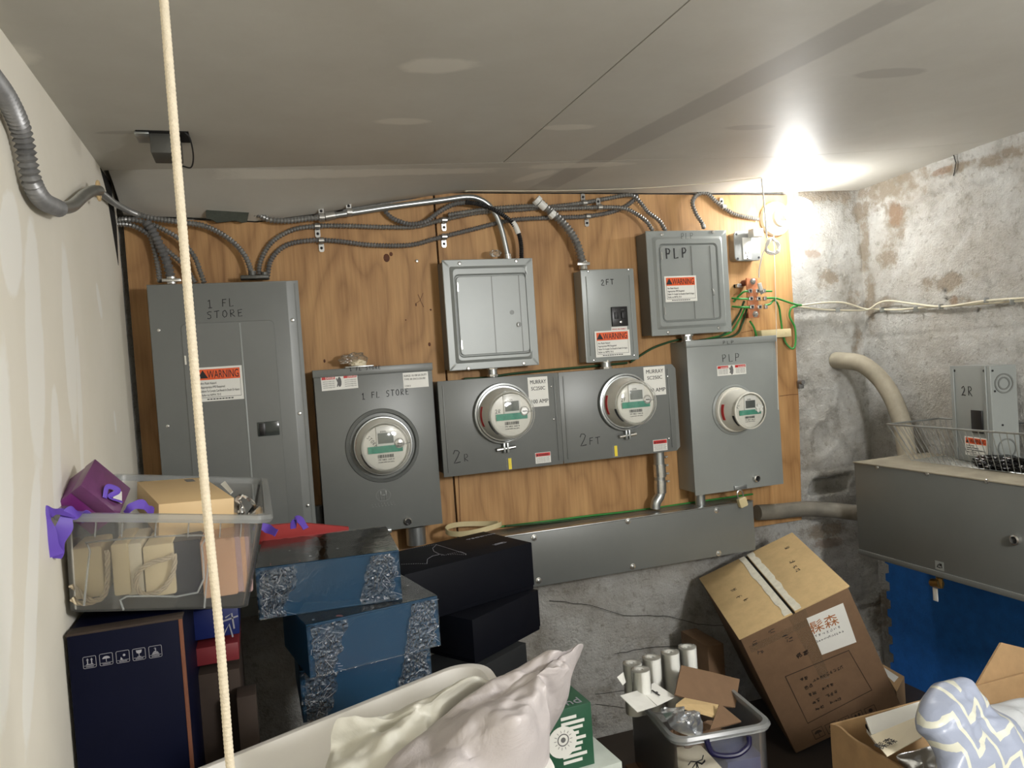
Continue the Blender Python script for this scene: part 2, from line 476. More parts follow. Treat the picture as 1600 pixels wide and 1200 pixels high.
def mat_clear(name, tint=(1, 1, 1), body=.25, bodycol=(200, 205, 205), rough=.15, bmp=0.0, bscale=25, gl=.5, streak=False):
    """see-through plastic: transparent + a little milky body + gloss"""
    m = bpy.data.materials.new(name); m.use_nodes = True; nt = m.node_tree
    nt.nodes.remove(nt.nodes['Principled BSDF'])
    tr = N(nt, 'ShaderNodeBsdfTransparent'); tr.inputs[0].default_value = (*tint, 1)
    df = N(nt, 'ShaderNodeBsdfDiffuse'); df.inputs[0].default_value = (*lin(bodycol), 1)
    tl = N(nt, 'ShaderNodeBsdfTranslucent'); tl.inputs[0].default_value = (*lin(bodycol), 1)
    g = N(nt, 'ShaderNodeBsdfGlossy'); g.inputs['Roughness'].default_value = rough; g.inputs[0].default_value = (1, 1, 1, 1)
    mb = N(nt, 'ShaderNodeMixShader'); mb.inputs[0].default_value = .5; lk(nt, df.outputs[0], mb.inputs[1]); lk(nt, tl.outputs[0], mb.inputs[2])
    m1 = N(nt, 'ShaderNodeMixShader'); m1.inputs[0].default_value = body; lk(nt, tr.outputs[0], m1.inputs[1]); lk(nt, mb.outputs[0], m1.inputs[2])
    fr_ = N(nt, 'ShaderNodeFresnel'); fr_.inputs[0].default_value = 1.45
    ff = math_n(nt, 'MULTIPLY', fr_.outputs[0], gl * 2)
    m2 = N(nt, 'ShaderNodeMixShader'); lk(nt, ff, m2.inputs[0]); lk(nt, m1.outputs[0], m2.inputs[1]); lk(nt, g.outputs[0], m2.inputs[2])
    if bmp:
        v = coord(nt); bn = N(nt, 'ShaderNodeBump'); bn.inputs['Strength'].default_value = bmp; bn.inputs['Distance'].default_value = .004
        n1 = noise_n(nt, v, bscale, 4, .6, 1.5)
        if streak:
            rid = math_n(nt, 'ABSOLUTE', math_n(nt, 'SUBTRACT', n1, .5)); lk(nt, rid, bn.inputs['Height'])
        else: lk(nt, n1, bn.inputs['Height'])
        for s in (g, df): lk(nt, bn.outputs[0], s.inputs['Normal'])
        lk(nt, bn.outputs[0], fr_.inputs['Normal'])
    lk(nt, m2.outputs[0], nt.nodes['Material Output'].inputs[0]); return m
def mat_card(name, rgb, rough=.8, corr=True):
    m, nt, b = nodes(name); v = coord(nt); c = lin(rgb)
    f = noise_n(nt, v, 18, 6, .7)
    col = ramp(nt, f, [(.25, tuple(x * .82 for x in c)), (.75, tuple(min(1, x * 1.1) for x in c))])
    lk(nt, col, b.inputs['Base Color']); b.inputs['Roughness'].default_value = rough
    bump(nt, b, noise_n(nt, v, 90, 3, .5), .15, .001)
    return m

M_CEIL = mat_ceiling(); M_DRY = mat_drywall(); M_CONC = mat_concrete(); M_PLY = mat_plywood()
M_FLOOR = plain('dusty_concrete_floor', (96, 92, 86), .85, var=.25, scale=4, bmp=.4)
M_VOID = plain('dark_cavity', (22, 21, 20), .95)
M_GREY = plain('grey_enamel', (146, 151, 149), .36, .1, .06, 3, .05, 200)
M_GREY2 = plain('grey_enamel_dark', (114, 117, 115), .38, .1, .07, 3, .05, 200)
M_GALV = plain('galvanised_steel', (178, 182, 182), .32, .85, .15, 14, .1, 80)
M_STEEL = plain('bright_screw_steel', (205, 205, 202), .25, .9, .1, 30)
M_ARM = plain('armoured_cable_steel', (150, 150, 148), .36, .6, .2, 20)
M_ARMD = plain('armoured_cable_dull', (134, 134, 134), .42, .5, .2, 20)
M_BLACKP = plain('black_plastic', (24, 24, 26), .35)
M_BLACKC = plain('black_cable_jacket', (26, 26, 28), .45)
M_INK = plain('marker_ink', (22, 22, 26), .6, var=.05)
M_PRINT = plain('grey_print', (105, 105, 105), .8, var=.05)
M_WHITEL = plain('white_label', (232, 232, 226), .45, var=.03)
M_ORANGE = plain('orange_label', (232, 92, 34), .45, var=.03)
M_RED = plain('red_label', (196, 40, 38), .45, var=.05)
M_GREENW = plain('green_wire', (52, 140, 62), .4, var=.1)
M_GREEND = plain('green_wire_dusty', (38, 74, 40), .6, var=.2)
M_GREENS = plain('green_sticker', (30, 138, 112), .5, var=.2, scale=60)
M_YELL = plain('yellow_label', (236, 214, 60), .5)
M_WHITEP = plain('white_plastic', (226, 226, 220), .38, var=.03)
M_METER = plain('meter_white', (224, 222, 212), .3, var=.04)
M_LCD = plain('lcd_glass', (112, 118, 114), .12, var=.1)
M_LCDD = plain('lcd_dark', (58, 64, 62), .12, var=.1)
M_COPPER = plain('copper_bar', (214, 142, 104), .35, .6, .15, 40)
M_BEIGE = plain('beige_wood_block', (206, 192, 150), .6, var=.12)
M_CREAM = plain('cream_cord', (224, 212, 188), .85, var=.08, scale=200, bmp=.5, bscale=700)
M_WCABLE = plain('off_white_cable', (214, 208, 186), .5, var=.1)
M_PIPE = plain('dusty_conduit', (158, 151, 134), .7, .1, .25, 10, .2, 60)
M_CARD = mat_card('cardboard', (176, 144, 104))
M_CARDL = mat_card('cardboard_light', (206, 178, 130))
M_CARDD = mat_card('cardboard_brown', (118, 92, 68))
M_NAVY = plain('navy_print_carton', (7, 11, 34), .5, var=.12, scale=6, spec=.12)
M_BLUEB = plain('blue_gift_box', (14, 66, 98), .45, var=.08, scale=5, spec=.3)
M_BLACKB = plain('black_gift_box', (12, 14, 22), .6, var=.1, scale=6, spec=.15)
M_GREYB = plain('charcoal_gift_box', (36, 38, 40), .6, var=.1, scale=6, spec=.3)
M_LINE = plain('pale_print_line', (150, 150, 158), .6)
M_PURPLE = plain('purple_box', (112, 38, 112), .35, var=.1, scale=5)
M_RIBBON = plain('violet_ribbon', (104, 76, 186), .45, var=.12, scale=8)
M_KRAFT = plain('tan_box', (220, 190, 142), .55, var=.05, scale=5)
M_KRAFTS = plain('kraft_sleeve', (196, 152, 116), .6, var=.05, scale=5)
M_CREAMB = plain('cream_bag_side', (226, 208, 166), .55, var=.04, scale=5)
M_ROPE = plain('cream_twisted_rope', (206, 190, 162), .8, var=.15, scale=120)
M_TUB = plain('white_tub_plastic', (226, 224, 220), .3, var=.02)
M_FOAM = plain('blue_foam', (30, 106, 192), .8, var=.15, scale=30, bmp=.4, bscale=150)
M_WRAP = mat_clear('shrink_wrap', body=.012, rough=.08, bmp=.35, bscale=14, gl=.55, streak=True)
M_CRINKLE = mat_clear('crinkled_film', body=.015, bodycol=(200, 212, 230), rough=.10, bmp=.8, bscale=60, gl=.62, streak=True)
M_BIN = mat_clear('clear_bin_plastic', tint=(.99, .992, .995), body=.07, bodycol=(215, 220, 222), rough=.18, gl=.5)
M_BINRIM = mat_clear('clear_bin_rim', tint=(.95, .96, .97), body=.36, bodycol=(215, 220, 220), rough=.25, gl=.4)
M_GLASS = mat_clear('meter_glass', body=.06, rough=.05, gl=.9)
M_BULB = mat_emit('lit_bulb', BULB_COL, BULB_STRENGTH)
M_BRASS = plain('brass', (196, 158, 92), .3, .9)
M_FOIL = plain('silver_foil', (205, 208, 212), .25, .85, .15, 20, .5, 40)
M_TAN = plain('brown_film', (90, 60, 30), .3)
M_TAPE = mat_clear('packing_tape', body=.10, bodycol=(190, 170, 140), rough=.2, bmp=.15, bscale=30, gl=.25)
M_RUST = plain('brown_print', (168, 104, 56), .7)
M_GREENB = plain('dark_green_carton', (38, 86, 62), .45, var=.15, scale=12)
M_PINK = plain('dusty_pink_print', (232, 140, 142), .5)
M_PAPER = plain('cream_paper', (232, 222, 196), .6, var=.03)
# ================================================================ setting
YW = 2.15; XL = -0.29; XR = 2.05; YN = -2.6; ZC = 2.0
W0 = Fr((0, 0, 0), (1, 0, 0), (0, 0, 1))       # wall frame: u=x, v=z, n=-y

def crease_y(x): return 1.965 - (x - XL) * (1.965 - 1.655) / (1.89 - XL)
def edge_z(x):
    K = ((-.29, 1.935), (-.1, 1.928), (.04, 1.918), (.2, 1.938), (.4, 1.972), (.6, 1.998), (2.06, 2.0))
    for (a, za), (b, zb) in zip(K, K[1:]):
        if x <= b: return za + (zb - za) * max(0, (x - a)) / (b - a)
    return 2.0
SEAM = .632
def rise(x): return .034 * max(0.0, (x - 1.35) / .7) ** 1.3
def slab(x0, x1, y0f, y1f, z=ZC, n=24):
    g = G(); lo = []
    rows = []
    for i in range(n + 1):
        x = x0 + (x1 - x0) * i / n
        rows.append([Vector((x, y0f(x), z + rise(x))), Vector((x, y1f(x), z + rise(x)))])
    vs = []; 
    for r in rows: vs += [r[0], r[1], r[1] + Vector((0, 0, .016)), r[0] + Vector((0, 0, .016))]
    g.loft([vs[i * 4:i * 4 + 4] for i in range(n + 1)])
    return g
g = slab(XL, SEAM - .0016, lambda x: YN, crease_y); struct('ceiling', g, M_CEIL)
g = slab(SEAM + .0016, XR + .02, lambda x: YN, crease_y); struct('ceiling', g, M_CEIL)
g = G()
loops = []
for i in range(61):
    x = XL + .012 + (XR + .02 - XL - .012) * i / 60
    yc = crease_y(x) + .002; L = []
    for k in range(7):
        t = k / 6; z = ZC + (edge_z(x) - ZC) * (t ** 1.2) + rise(x) * (1 - .6 * t)
        L.append(Vector((x, yc + (2.149 - yc) * t, z)))
    loops.append(L + [q + Vector((0, 0, .012)) for q in reversed(L)])
g.loft(loops); struct('ceiling', g, M_CEIL)
g = G().box(W0, XL - .1, XR + .12, 2.06, 2.12, -2.4, -YN); struct('ceiling_deck', g, M_VOID)
g = G().box(W0, XL - .1, XR + .12, -.06, 0, -2.4, -YN); struct('floor', g, M_FLOOR)
# left wall: drywall board stopping just short of the corner, its hole round the conduit left dark
g = G().box(W0, XL - .012, XL, 0, 2.05, -2.125, -YN); struct('wall_left', g, M_DRY)
g = G().box(W0, XL - .1, XL - .03, 0, 2.05, -2.4, -YN); struct('wall_left_backing', g, M_VOID)
g = G().box(W0, XL - .1, XR + .12, 0, 2.05, -YN, -YN + .05); struct('wall_front', g, M_DRY)

def hsh(x, y, z=0.0): return noise.noise(Vector((x, y, z)))
def rough_amt(a, b, s):
    h = .0050 * noise.fractal(Vector((a * 9, b * 9, s)), .85, 2.0, 6) + .0026 * noise.noise(Vector((a * 40, b * 40, s)))
    return h
# concrete at the back
def conc_back(x, z):
    d = rough_amt(x, z, 1.3)
    if x > 1.74: d += .012
    # block courses on the pilaster
    for zc in (1.06, 1.60, .55):
        d -= .006 * math.exp(-((z - zc) / .006) ** 2) * (1 if x > 1.74 else .4)
    # broken pocket beside the lower conduit
    cx, cz = 1.86, 1.00
    q = max(abs(x - cx) / .085, abs(z - cz) / .03) + .25 * hsh(x * 30, z * 30)
    if q < 1: d -= .05 * min(1, (1 - q) * 4)
    q = math.hypot((x - 1.835) / .035, (z - 1.16) / .055) + .3 * hsh(x * 25, z * 25, 4)
    if q < 1: d -= .012
    return d
g = G(); grid = []
n, m = 300, 250
for i in range(m + 1):
    z = .0 + 2.05 * i / m
    grid.append([Vector((XL - .03 + (XR + .03 - XL + .03) * j / n, 0, z)) for j in range(n + 1)])
for row in grid:
    for p in row: p.y = 2.178 - conc_back(p.x, p.z)
g.sheet(grid); struct('wall_back', g, M_CONC, 80)
g = G(); grid = []
n, m = 170, 250
for i in range(m + 1):
    z = 2.05 * i / m
    row = []
    for j in range(n + 1):
        y = 2.19 - 1.5 * j / n
        d = rough_amt(y, z, 7.1)
        for zc in (1.16, 1.50, 1.85, .8):
            d -= .004 * math.exp(-((z - zc) / .006) ** 2)
        # ledge of brick and mortar at the top
        if z > 1.93 + .03 * hsh(y * 8, 0): d += .010 + .006 * hsh(y * 40, z * 40)
        for hy, hz, hr in ((1.84, 1.628, .007), (1.835, 1.60, .008), (1.49, 1.69, .006), (1.72, 1.56, .006)):
            if math.hypot(y - hy, z - hz) < hr: d -= .012
        row.append(Vector((XR - d, y, z)))
    grid.append(row)
g.sheet(grid); struct('wall_right', g, M_CONC, 80)
g = G().box(W0, XR + .03, XR + .1, 0, 2.05, -2.4, -YN); struct('wall_right_backing', g, M_VOID)
g = G().box(W0, XR, XR + .02, 0, 2.05, -.69, -YN); struct('wall_right', g, M_CONC)
g = G().box(W0, XL - .1, XR + .1, 0, 2.05, -2.3, -2.24); struct('wall_back_backing', g, M_VOID)

# exposed brick ends in the top corner of the right wall
M_BRICK = plain('old_red_brick', (150, 78, 58), .9, var=.3, scale=30, bmp=.6, bscale=90)
def crack(pts, name='crack', X=None, Y=None, w=.003, th=.0006):
    if Y: fr = Fr((0, Y, 0)); q = [fr.px(*p) for p in pts]
    else: fr = Fr((X, 0, 0), (0, -1, 0), (0, 0, 1)); q = [fr.px(*p) for p in pts]
    c = []
    for (a, b), (a2, b2) in zip(q, q[1:]):
        for k in range(5):
            t = k / 5; c.append((a + (a2 - a) * t, b + (b2 - b) * t + .003 * hsh(a * 90 + k * 3.1, b * 50)))
    g = G().ribbon(fr, c + [q[-1]], w, 0, th); struct(name, g, M_VOID)
crack([(858, 938), (920, 945), (975, 962), (1040, 962), (1090, 975), (1135, 978)], Y=2.166, w=.0014)
crack([(960, 1022), (1010, 1012), (1080, 1008)], Y=2.167, w=.0015)
crack([(930, 1085), (1000, 1075), (1100, 1060)], Y=2.167, w=.0012)
crack([(1489, 238), (1494, 255), (1490, 275)], X=2.032, w=.003)
crack([(1100, 1125), (930, 1100)], Y=2.167, w=.001)

# plywood backing sheets screwed to the wall
PB = .90
def ply(name, x0, x1, label):
    g = G().box(W0, x0, x1, PB, 1.995, -2.166, -YW)
    g.add([], []); return single(name, g, M_PLY, label, 'plywood sheet')
px1 = P(688, 450, Y=YW).x
g = G().prism(W0, [(-.280, PB), (px1 - .003, PB), (px1 - .003, 1.99), (.3, 1.945), (.04, 1.915), (-.280, 1.93)], -2.166, -YW)
single('plywood_sheet', g, M_PLY, 'left plywood sheet behind the tall grey breaker panel, knots in its grain', 'plywood sheet')
g = G().prism(W0, [(px1 + .003, PB), (1.722, PB), (1.738, 1.3), (1.738, 1.995), (px1 + .003, 1.995)], -2.166, -YW)
single('plywood_sheet', g, M_PLY, 'right plywood sheet behind the round meters and light fixture', 'plywood sheet')
WP = Fr((0, YW, 0))
M_KNOT = plain('wood_knot', (92, 52, 28), .7, var=.3, scale=90)
for k, (a, b, w, h) in enumerate(((604, 403, .009, .012), (611, 397, .005, .006), (671, 538, .004, .006), (673, 484, .003, .003), (650, 476, .002, .005), (507, 564, .003, .005), (634, 500, .002, .002))):
    u, v = WP.px(a, b); g = G().lathe(WP, u, v, [(w, 0.0), (w * .9, .0006), (w * .3, .0008)], 10, sq=h / w)
    struct('wood_knot', g, M_KNOT)
crackp = lambda pts, w=.0015: struct('plywood_scratch', G().ribbon(WP, [WP.px(*p) for p in pts], w, 0, .0004), M_KNOT)
crackp([(653, 460), (658, 472), (662, 480)], .0015); crackp([(661, 458), (656, 470), (650, 474)], .0012); crackp([(1158, 520), (1175, 516), (1190, 517)], .0012)
crackp([(1218, 619), (1232, 617), (1247, 616)], .0018)
crackp([(716, 735), (719, 815)], .002)
g = G(); u, v = WP.px(651, 408); g.lathe(WP, u, v, [(.002, 0), (.002, .003), (.0048, .003), (.004, .0055), (.001, .0062)], 12)
single('screw', g, M_STEEL, 'round-headed screw in the plywood, alone right of the big knot', 'screw')

# ================================================================ wall equipment
def screw(fr, u, v, parent, r=.0048, n=0.0, name='screw'):
    g = G().lathe(fr, u, v, [(r, n), (r, n + .0012), (r * .8, n + .0028), (r * .25, n + .0034)], 12)
    return link(name, g, M_STEEL, parent)
def label_plate(fr, u0, v0, u1, v1, parent, name='label', mat=None, n=.0002):
    return link(name, G().box(fr, u0, u1, v0, v1, n, n + .0004), mat or M_WHITEL, parent)
def warn_label(fr, u0, v0, u1, v1, parent, n=.0002):
    """white sticker with an orange WARNING band and four lines of print"""
    w, h = u1 - u0, v1 - v0
    L = label_plate(fr, u0, v0, u1, v1, parent, 'warning_label', n=n)
    k = n + .0005
    link('warning_band', G().box(fr, u0 + .05 * w, u1 - .05 * w, v1 - .37 * h, v1 - .06 * h, k, k + .0003), M_ORANGE, L)
    g = G()
    text_into(g, fr, 'WARNING', u0 + .24 * w, v1 - .33 * h, .33 * h, k + .0004, .0002, width=.68 * w)
    tx, ty, s = u0 + .145 * w, v1 - .32 * h, .24 * h
    g.prism(fr, [(tx - s * .58, ty), (tx + s * .58, ty), (tx, ty + s)], k + .0004, k + .0008)
    lines = ('Arc Flash Hazard', 'Appropriate PPE Required', 'Failure To Comply Can Result In Death Or Injury', 'Refer to NFPA 70 E')
    for i, t in enumerate(lines):
        text_into(g, fr, t, u0 + .08 * w, v1 - (.50 + .115 * i) * h, .095 * h, k, .0002, width=w * (.34, .52, .83, .42)[i])
    for a, b, c, d in ((.05, .95, .09, .10), (.05, .955, .37, .38)):
        pass
    g.box(fr, u0 + .05 * w, u1 - .05 * w, v0 + .11 * h, v0 + .12 * h, k, k + .0002)
    g.box(fr, u0 + .05 * w, u0 + .056 * w, v0 + .11 * h, v1 - .06 * h, k, k + .0002)
    g.box(fr, u1 - .056 * w, u1 - .05 * w, v0 + .11 * h, v1 - .06 * h, k, k + .0002)
    for q_ in range(9): g.box(fr, u0 + (.2 + .065 * q_) * w, u0 + (.25 + .065 * q_) * w, v0 + .045 * h, v0 + .075 * h, k, k + .0002)
    link('warning_print', g, M_INK, L)
    return L
def danger_label(fr, u0, v0, u1, v1, parent, full=True, n=.0002):
    w, h = u1 - u0, v1 - v0
    L = label_plate(fr, u0, v0, u1, v1, parent, 'danger_label', n=n); k = n + .0005
    g = G(); g2 = G(); g3 = G()
    if full:
        for a in (0.02, .62):
            g.box(fr, u0 + a * w, u0 + (a + .36) * w, v1 - .3 * h, v1 - .04 * h, k, k + .0003)
            text_into(g3, fr, 'DANGER', u0 + (a + .1) * w, v1 - .27 * h, .2 * h, k + .0004, .0002, width=.24 * w)
            for i in range(4): text_into(g2, fr, 'hazardous voltage inside', u0 + (a + .02) * w, v1 - (.45 + .13 * i) * h, .09 * h, k, .0002, width=.32 * w)
        g2.lathe(fr, u0 + .5 * w, v0 + .5 * h, [(.055 * w, k), (.055 * w, k + .0003)], 10, sq=2.6)
        g2.ribbon(fr, [(u0 + .42 * w, v0 + .75 * h), (u0 + .46 * w, v0 + .45 * h), (u0 + .43 * w, v0 + .2 * h)], .03 * w, k)
    else:
        g.box(fr, u0 + .03 * w, u1 - .03 * w, v1 - .36 * h, v1 - .04 * h, k, k + .0003)
        text_into(g3, fr, 'WARNING', u0 + .22 * w, v1 - .32 * h, .26 * h, k + .0004, .0002, width=.62 * w)
        g3.prism(fr, [(u0 + .07 * w, v1 - .3 * h), (u0 + .19 * w, v1 - .3 * h), (u0 + .13 * w, v1 - .1 * h)], k + .0004, k + .0007)
        for i in range(5): text_into(g2, fr, 'disconnect power before servicing', u0 + (.06 + .02 * (i % 2)) * w, v1 - (.48 + .105 * i) * h, .08 * h, k, .0002, width=(.86 - .06 * (i % 2)) * w)
    link('danger_band', g, M_RED, L); link('danger_print', g2, M_PRINT, L); link('danger_heading', g3, M_INK if not full else M_WHITEL, L)

# ---- tall breaker panel
def rect_px(fr, a, b):
    u0, v1 = fr.px(*a); u1, v0 = fr.px(*b); return u0, v0, u1, v1
t = thing('load_center', 'tall grey breaker panel marked 1 FL STORE, leftmost on the plywood', 'electrical panel', (-.05, YW, 1.0))
f = Fr((-.229, 2.05, .90)); w, h = .357, .848
link('cabinet', G().box(f, .008, w - .008, .006, h - .008, -.1, -.006), M_GREY2, t)
g = G(); g.loft([[f.p(a, b, n) for a, b in [(i0, i1), (w - i2, i1), (w - i2, h - i3), (i0, h - i3)]] for i0, i1, i2, i3, n in
        ((.0, 0, .0, 0, -.014), (.0, 0, .0, 0, -.010), (.002, .002, .028, .002, -.0005), (.004, .004, .032, .004, 0))])
cover = link('cover', g, M_GREY2, t)
du0, dv1 = f.px(282, 506); du1, _ = f.px(428, 502)
dw, dh = du1 - du0, dv1 + .0 - .05
g = G().rings(f, du0, .05, dw, dh, [(0, .012, -.001), (0, .012, .0012), (.0015, .011, .0022)])
door = link('door', g, M_GREY2, t)
a = f.px(376, 504); b = f.px(396, 800)
link('door_fold', G().box(f, (a[0] + b[0]) / 2 - .0022, (a[0] + b[0]) / 2 + .0022, .055, dv1 - .004, .002, .0034, .0008), M_GREY, door)
g = G().box(f, du0 + .003, du0 + .007, f.px(287, 570)[1], f.px(286, 556)[1], .0022, .004)
link('hinge_pin', g, M_STEEL, door)
u0, v0, u1, v1 = rect_px(f, (402, 660), (437, 679))
lt = link('latch', G().box(f, u0, u1, v0, v1, .0022, .006, .001), M_LCDD, door)
link('latch_slide', G().box(f, u0 + .004, u0 + .018, v0 + .003, v1 - .003, .005, .009, .001), M_BLACKP, lt)
for q in ((248, 516), (457, 500), (262, 666), (468, 646), (481, 790)): screw(f, *f.px(*q), t, n=-.002)
u0, v0, u1, v1 = rect_px(f, (305.5, 575), (381.5, 623)); warn_label(f, u0, v0, u1, v1, door, .0022)
g = G(); u, v = f.px(324, 481); pen_text(g, f, '1 FL', u, v, .0195, .0135, .0018, 0.02); u, v = f.px(323, 498); pen_text(g, f, 'STORE', u, v, .0175, .0145, .0018, .03)
link('marker_writing', g, M_INK, cover)

# ---- generic small load centre
def load_center(name, label, pxs, Y, door_px, split, right_dark, screws):
    f0 = Fr((0, Y, 0))
    c = [f0.px(*q) for q in pxs]      # TL TR BR BL
    x0, x1 = (c[0][0] + c[3][0]) / 2, (c[1][0] + c[2][0]) / 2; z0, z1 = (c[2][1] + c[3][1]) / 2, (c[0][1] + c[1][1]) / 2
    w, h = x1 - x0, z1 - z0
    f = Fr((x0, Y, z0))
    t = thing(name, label, 'electrical panel', ((x0 + x1) / 2, YW, z0))
    link('cabinet', G().box(f, .004, w - .004, .004, h - .004, -(YW - Y), -.009), M_GREY2, t)
    u0, v1 = f.px(*door_px[0]); u1, v0 = f.px(*door_px[1])
    g = G().loft([[f.p(a, b, n) for a, b in L] for L, n in (
        (rrect(w, h, .002, 4), -.012), (rrect(w, h, .002, 4), -.009), (rrect(w, h, .004, 4, .0015), -.0075),
        (rrect(w, h, .006, 4, .019), -.0075), (rrect(w, h, .010, 4, .027), 0),
        ([(a + u0 - .006, b + v0 - .006) for a, b in rrect(u1 - u0 + .012, v1 - v0 + .012, .014, 4)], 0),
        ([(a + u0 - .002, b + v0 - .002) for a, b in rrect(u1 - u0 + .004, v1 - v0 + .004, .012, 4)], -.006))])
    link('cover', g, M_GREY, t)
    su = f.px(*split)[0]; n0 = -.006
    g = G().rings(f, u0, v0, u1 - u0, v1 - v0, [(0, .011, n0), (0, .011, -.0025), (.002, .010, -.0008)])
    door = link('door', g, M_GREY, t)
    g = G().box(f, su - .0012, su + .0012, v0 + .002, v1 - .002, -.0008, .0003)
    g.box(f, u1 - .022, u1 - .020, v0 + .002, v1 - .002, -.0008, .0004)
    link('door_fold', g, M_GREY2, door)
    for q in ((u0 + .002, v1 - .03), (u0 + .002, v0 + .03)):
        link('hinge', G().box(f, q[0], q[0] + .003, q[1] - .012, q[1] + .012, -.001, .002), M_STEEL, door)
    for q in screws: screw(f, *f.px(*q), t, r=.0055, n=-.0075)
    return t, f, door, (w, h)
t, f, door, (w, h) = load_center('load_center', 'square grey load centre without writing, above the meter marked 2R', [(692, 406), (833, 402), (844, 569), (703, 581)], 2.07,
        [(712, 432), (829, 549)], (771, 480), None, ((719, 411), (808, 407), (733, 576), (820, 568)))
u, v = f.px(800, 488); link('knockout', G().lathe(f, u, v, [(.0065, -.0008), (.0065, .0002), (.0052, .0002), (.0052, -.0004)], 20), M_GREY2, door)
u, v = f.px(811, 507); g = G().lathe(f, u, v, [(.0075, -.0008), (.0075, .0006), (.006, .0006), (.006, 0)], 20); link('latch_recess', g, M_GREY2, door)
link('latch', G().box(f, u - .006, u - .0035, v - .006, v + .005, 0, .006, .0008), M_STEEL, door)
t2, f2, door2, _ = load_center('load_center', 'square grey load centre marked PLP with an orange warning label', [(1011, 362), (1137, 357), (1146, 517), (1021, 526)], 2.07,
        [(1031, 384), (1125, 497)], (1083, 440), None, ((1036, 366), (1116, 362), (1046, 519), (1125, 512)))
g = G(); u, v = f2.px(1040, 404); pen_text(g, f2, 'PLP', u, v, .030, .022, .0044, .02, n=.0002); link('marker_writing', g, M_INK, door2); g = G(); u, v = f2.px(1064, 374); pen_text(g, f2, 'PLP', u, v, .019, .013, .0011, .03, n=-.0008)
link('marker_writing', g, M_INK, door2)
u0, v0, u1, v1 = rect_px(f2, (1037.5, 432), (1089.5, 470)); warn_label(f2, u0, v0, u1, v1, door2, .0004)
u, v = f2.px(1113, 457); link('latch', G().tube([f2.p(u - .002, v + .010, 0), f2.p(u - .002, v + .010, .007), f2.p(u + .004, v - .006, .007), f2.p(u + .002, v - .009, 0)], .0011, 6, smooth=3), M_STEEL, door2)

# ---- 2FT disconnect
def disconnect(t, f, w, h, d):
    link('cabinet', G().box(f, .002, w - .002, .002, h - .002, -d, -.004), M_GREY, t)
    g = G().loft([[f.p(a, b, n) for a, b in L] for L, n in ((rrect(w, h, .002, 3), -.006), (rrect(w, h, .003, 3), -.0008), (rrect(w, h, .003, 3, .002), 0))])
    g.box(f, .014, .017, .02, h - .02, -.0005, .0025, .001)
    g.box(f, w - .017, w - .014, .02, h - .02, -.0005, .0025, .001)
    return link('cover', g, M_GREY, t)
f = Fr((.940, 2.092, 1.482)); w, h = .175, .276
t = thing('breaker_enclosure', 'narrow grey breaker enclosure marked 2FT on the plywood', 'electrical enclosure', (1.027, YW, 1.482))
c = disconnect(t, f, w, h, .058)
for q in ((919, 424), (982, 421), (928, 563), (991, 555)): screw(f, *f.px(*q), t, r=.004)
u0, v0, u1, v1 = rect_px(f, (954, 480), (980, 509))
br = link('breaker', G().box(f, u0, u1, v0, v1, 0, .008, .001), M_BLACKP, t)
for k in (.25, .7):
    link('breaker_switch', G().box(f, u0 + (u1 - u0) * k - .006, u0 + (u1 - u0) * k + .006, v0 + .022, v0 + .042, .008, .013, .001), M_BLACKC, br)
g = G(); text_into(g, f, 'ON', u0 + .006, v1 - .012, .006, .008); text_into(g, f, 'OFF', u1 - .022, v1 - .012, .006, .008)
link('breaker_print', g, M_PRINT, br)
screw(f, u0 + (u1 - u0) * .52, v0 + .012, br, r=.0045, n=.008, name='breaker_screw')
u0, v0, u1, v1 = rect_px(f, (955, 511), (980, 516)); g = label_plate(f, u0, v0, u1, v1, t, 'small_label')
link('small_label_print', text_into(G(), f, 'SERVICE DISCONNECT', u0 + .002, v0 + .003, .006, .0007, width=(u1 - u0) * .9), M_RED, g)
u0, v0, u1, v1 = rect_px(f, (928, 518), (985, 555)); warn_label(f, u0, v0, u1, v1, t, .0026)
g = G(); u, v = f.px(939, 446); pen_text(g, f, '2FT', u, v, .0165, .0125, .0022, .03); link('marker_writing', g, M_INK, c)

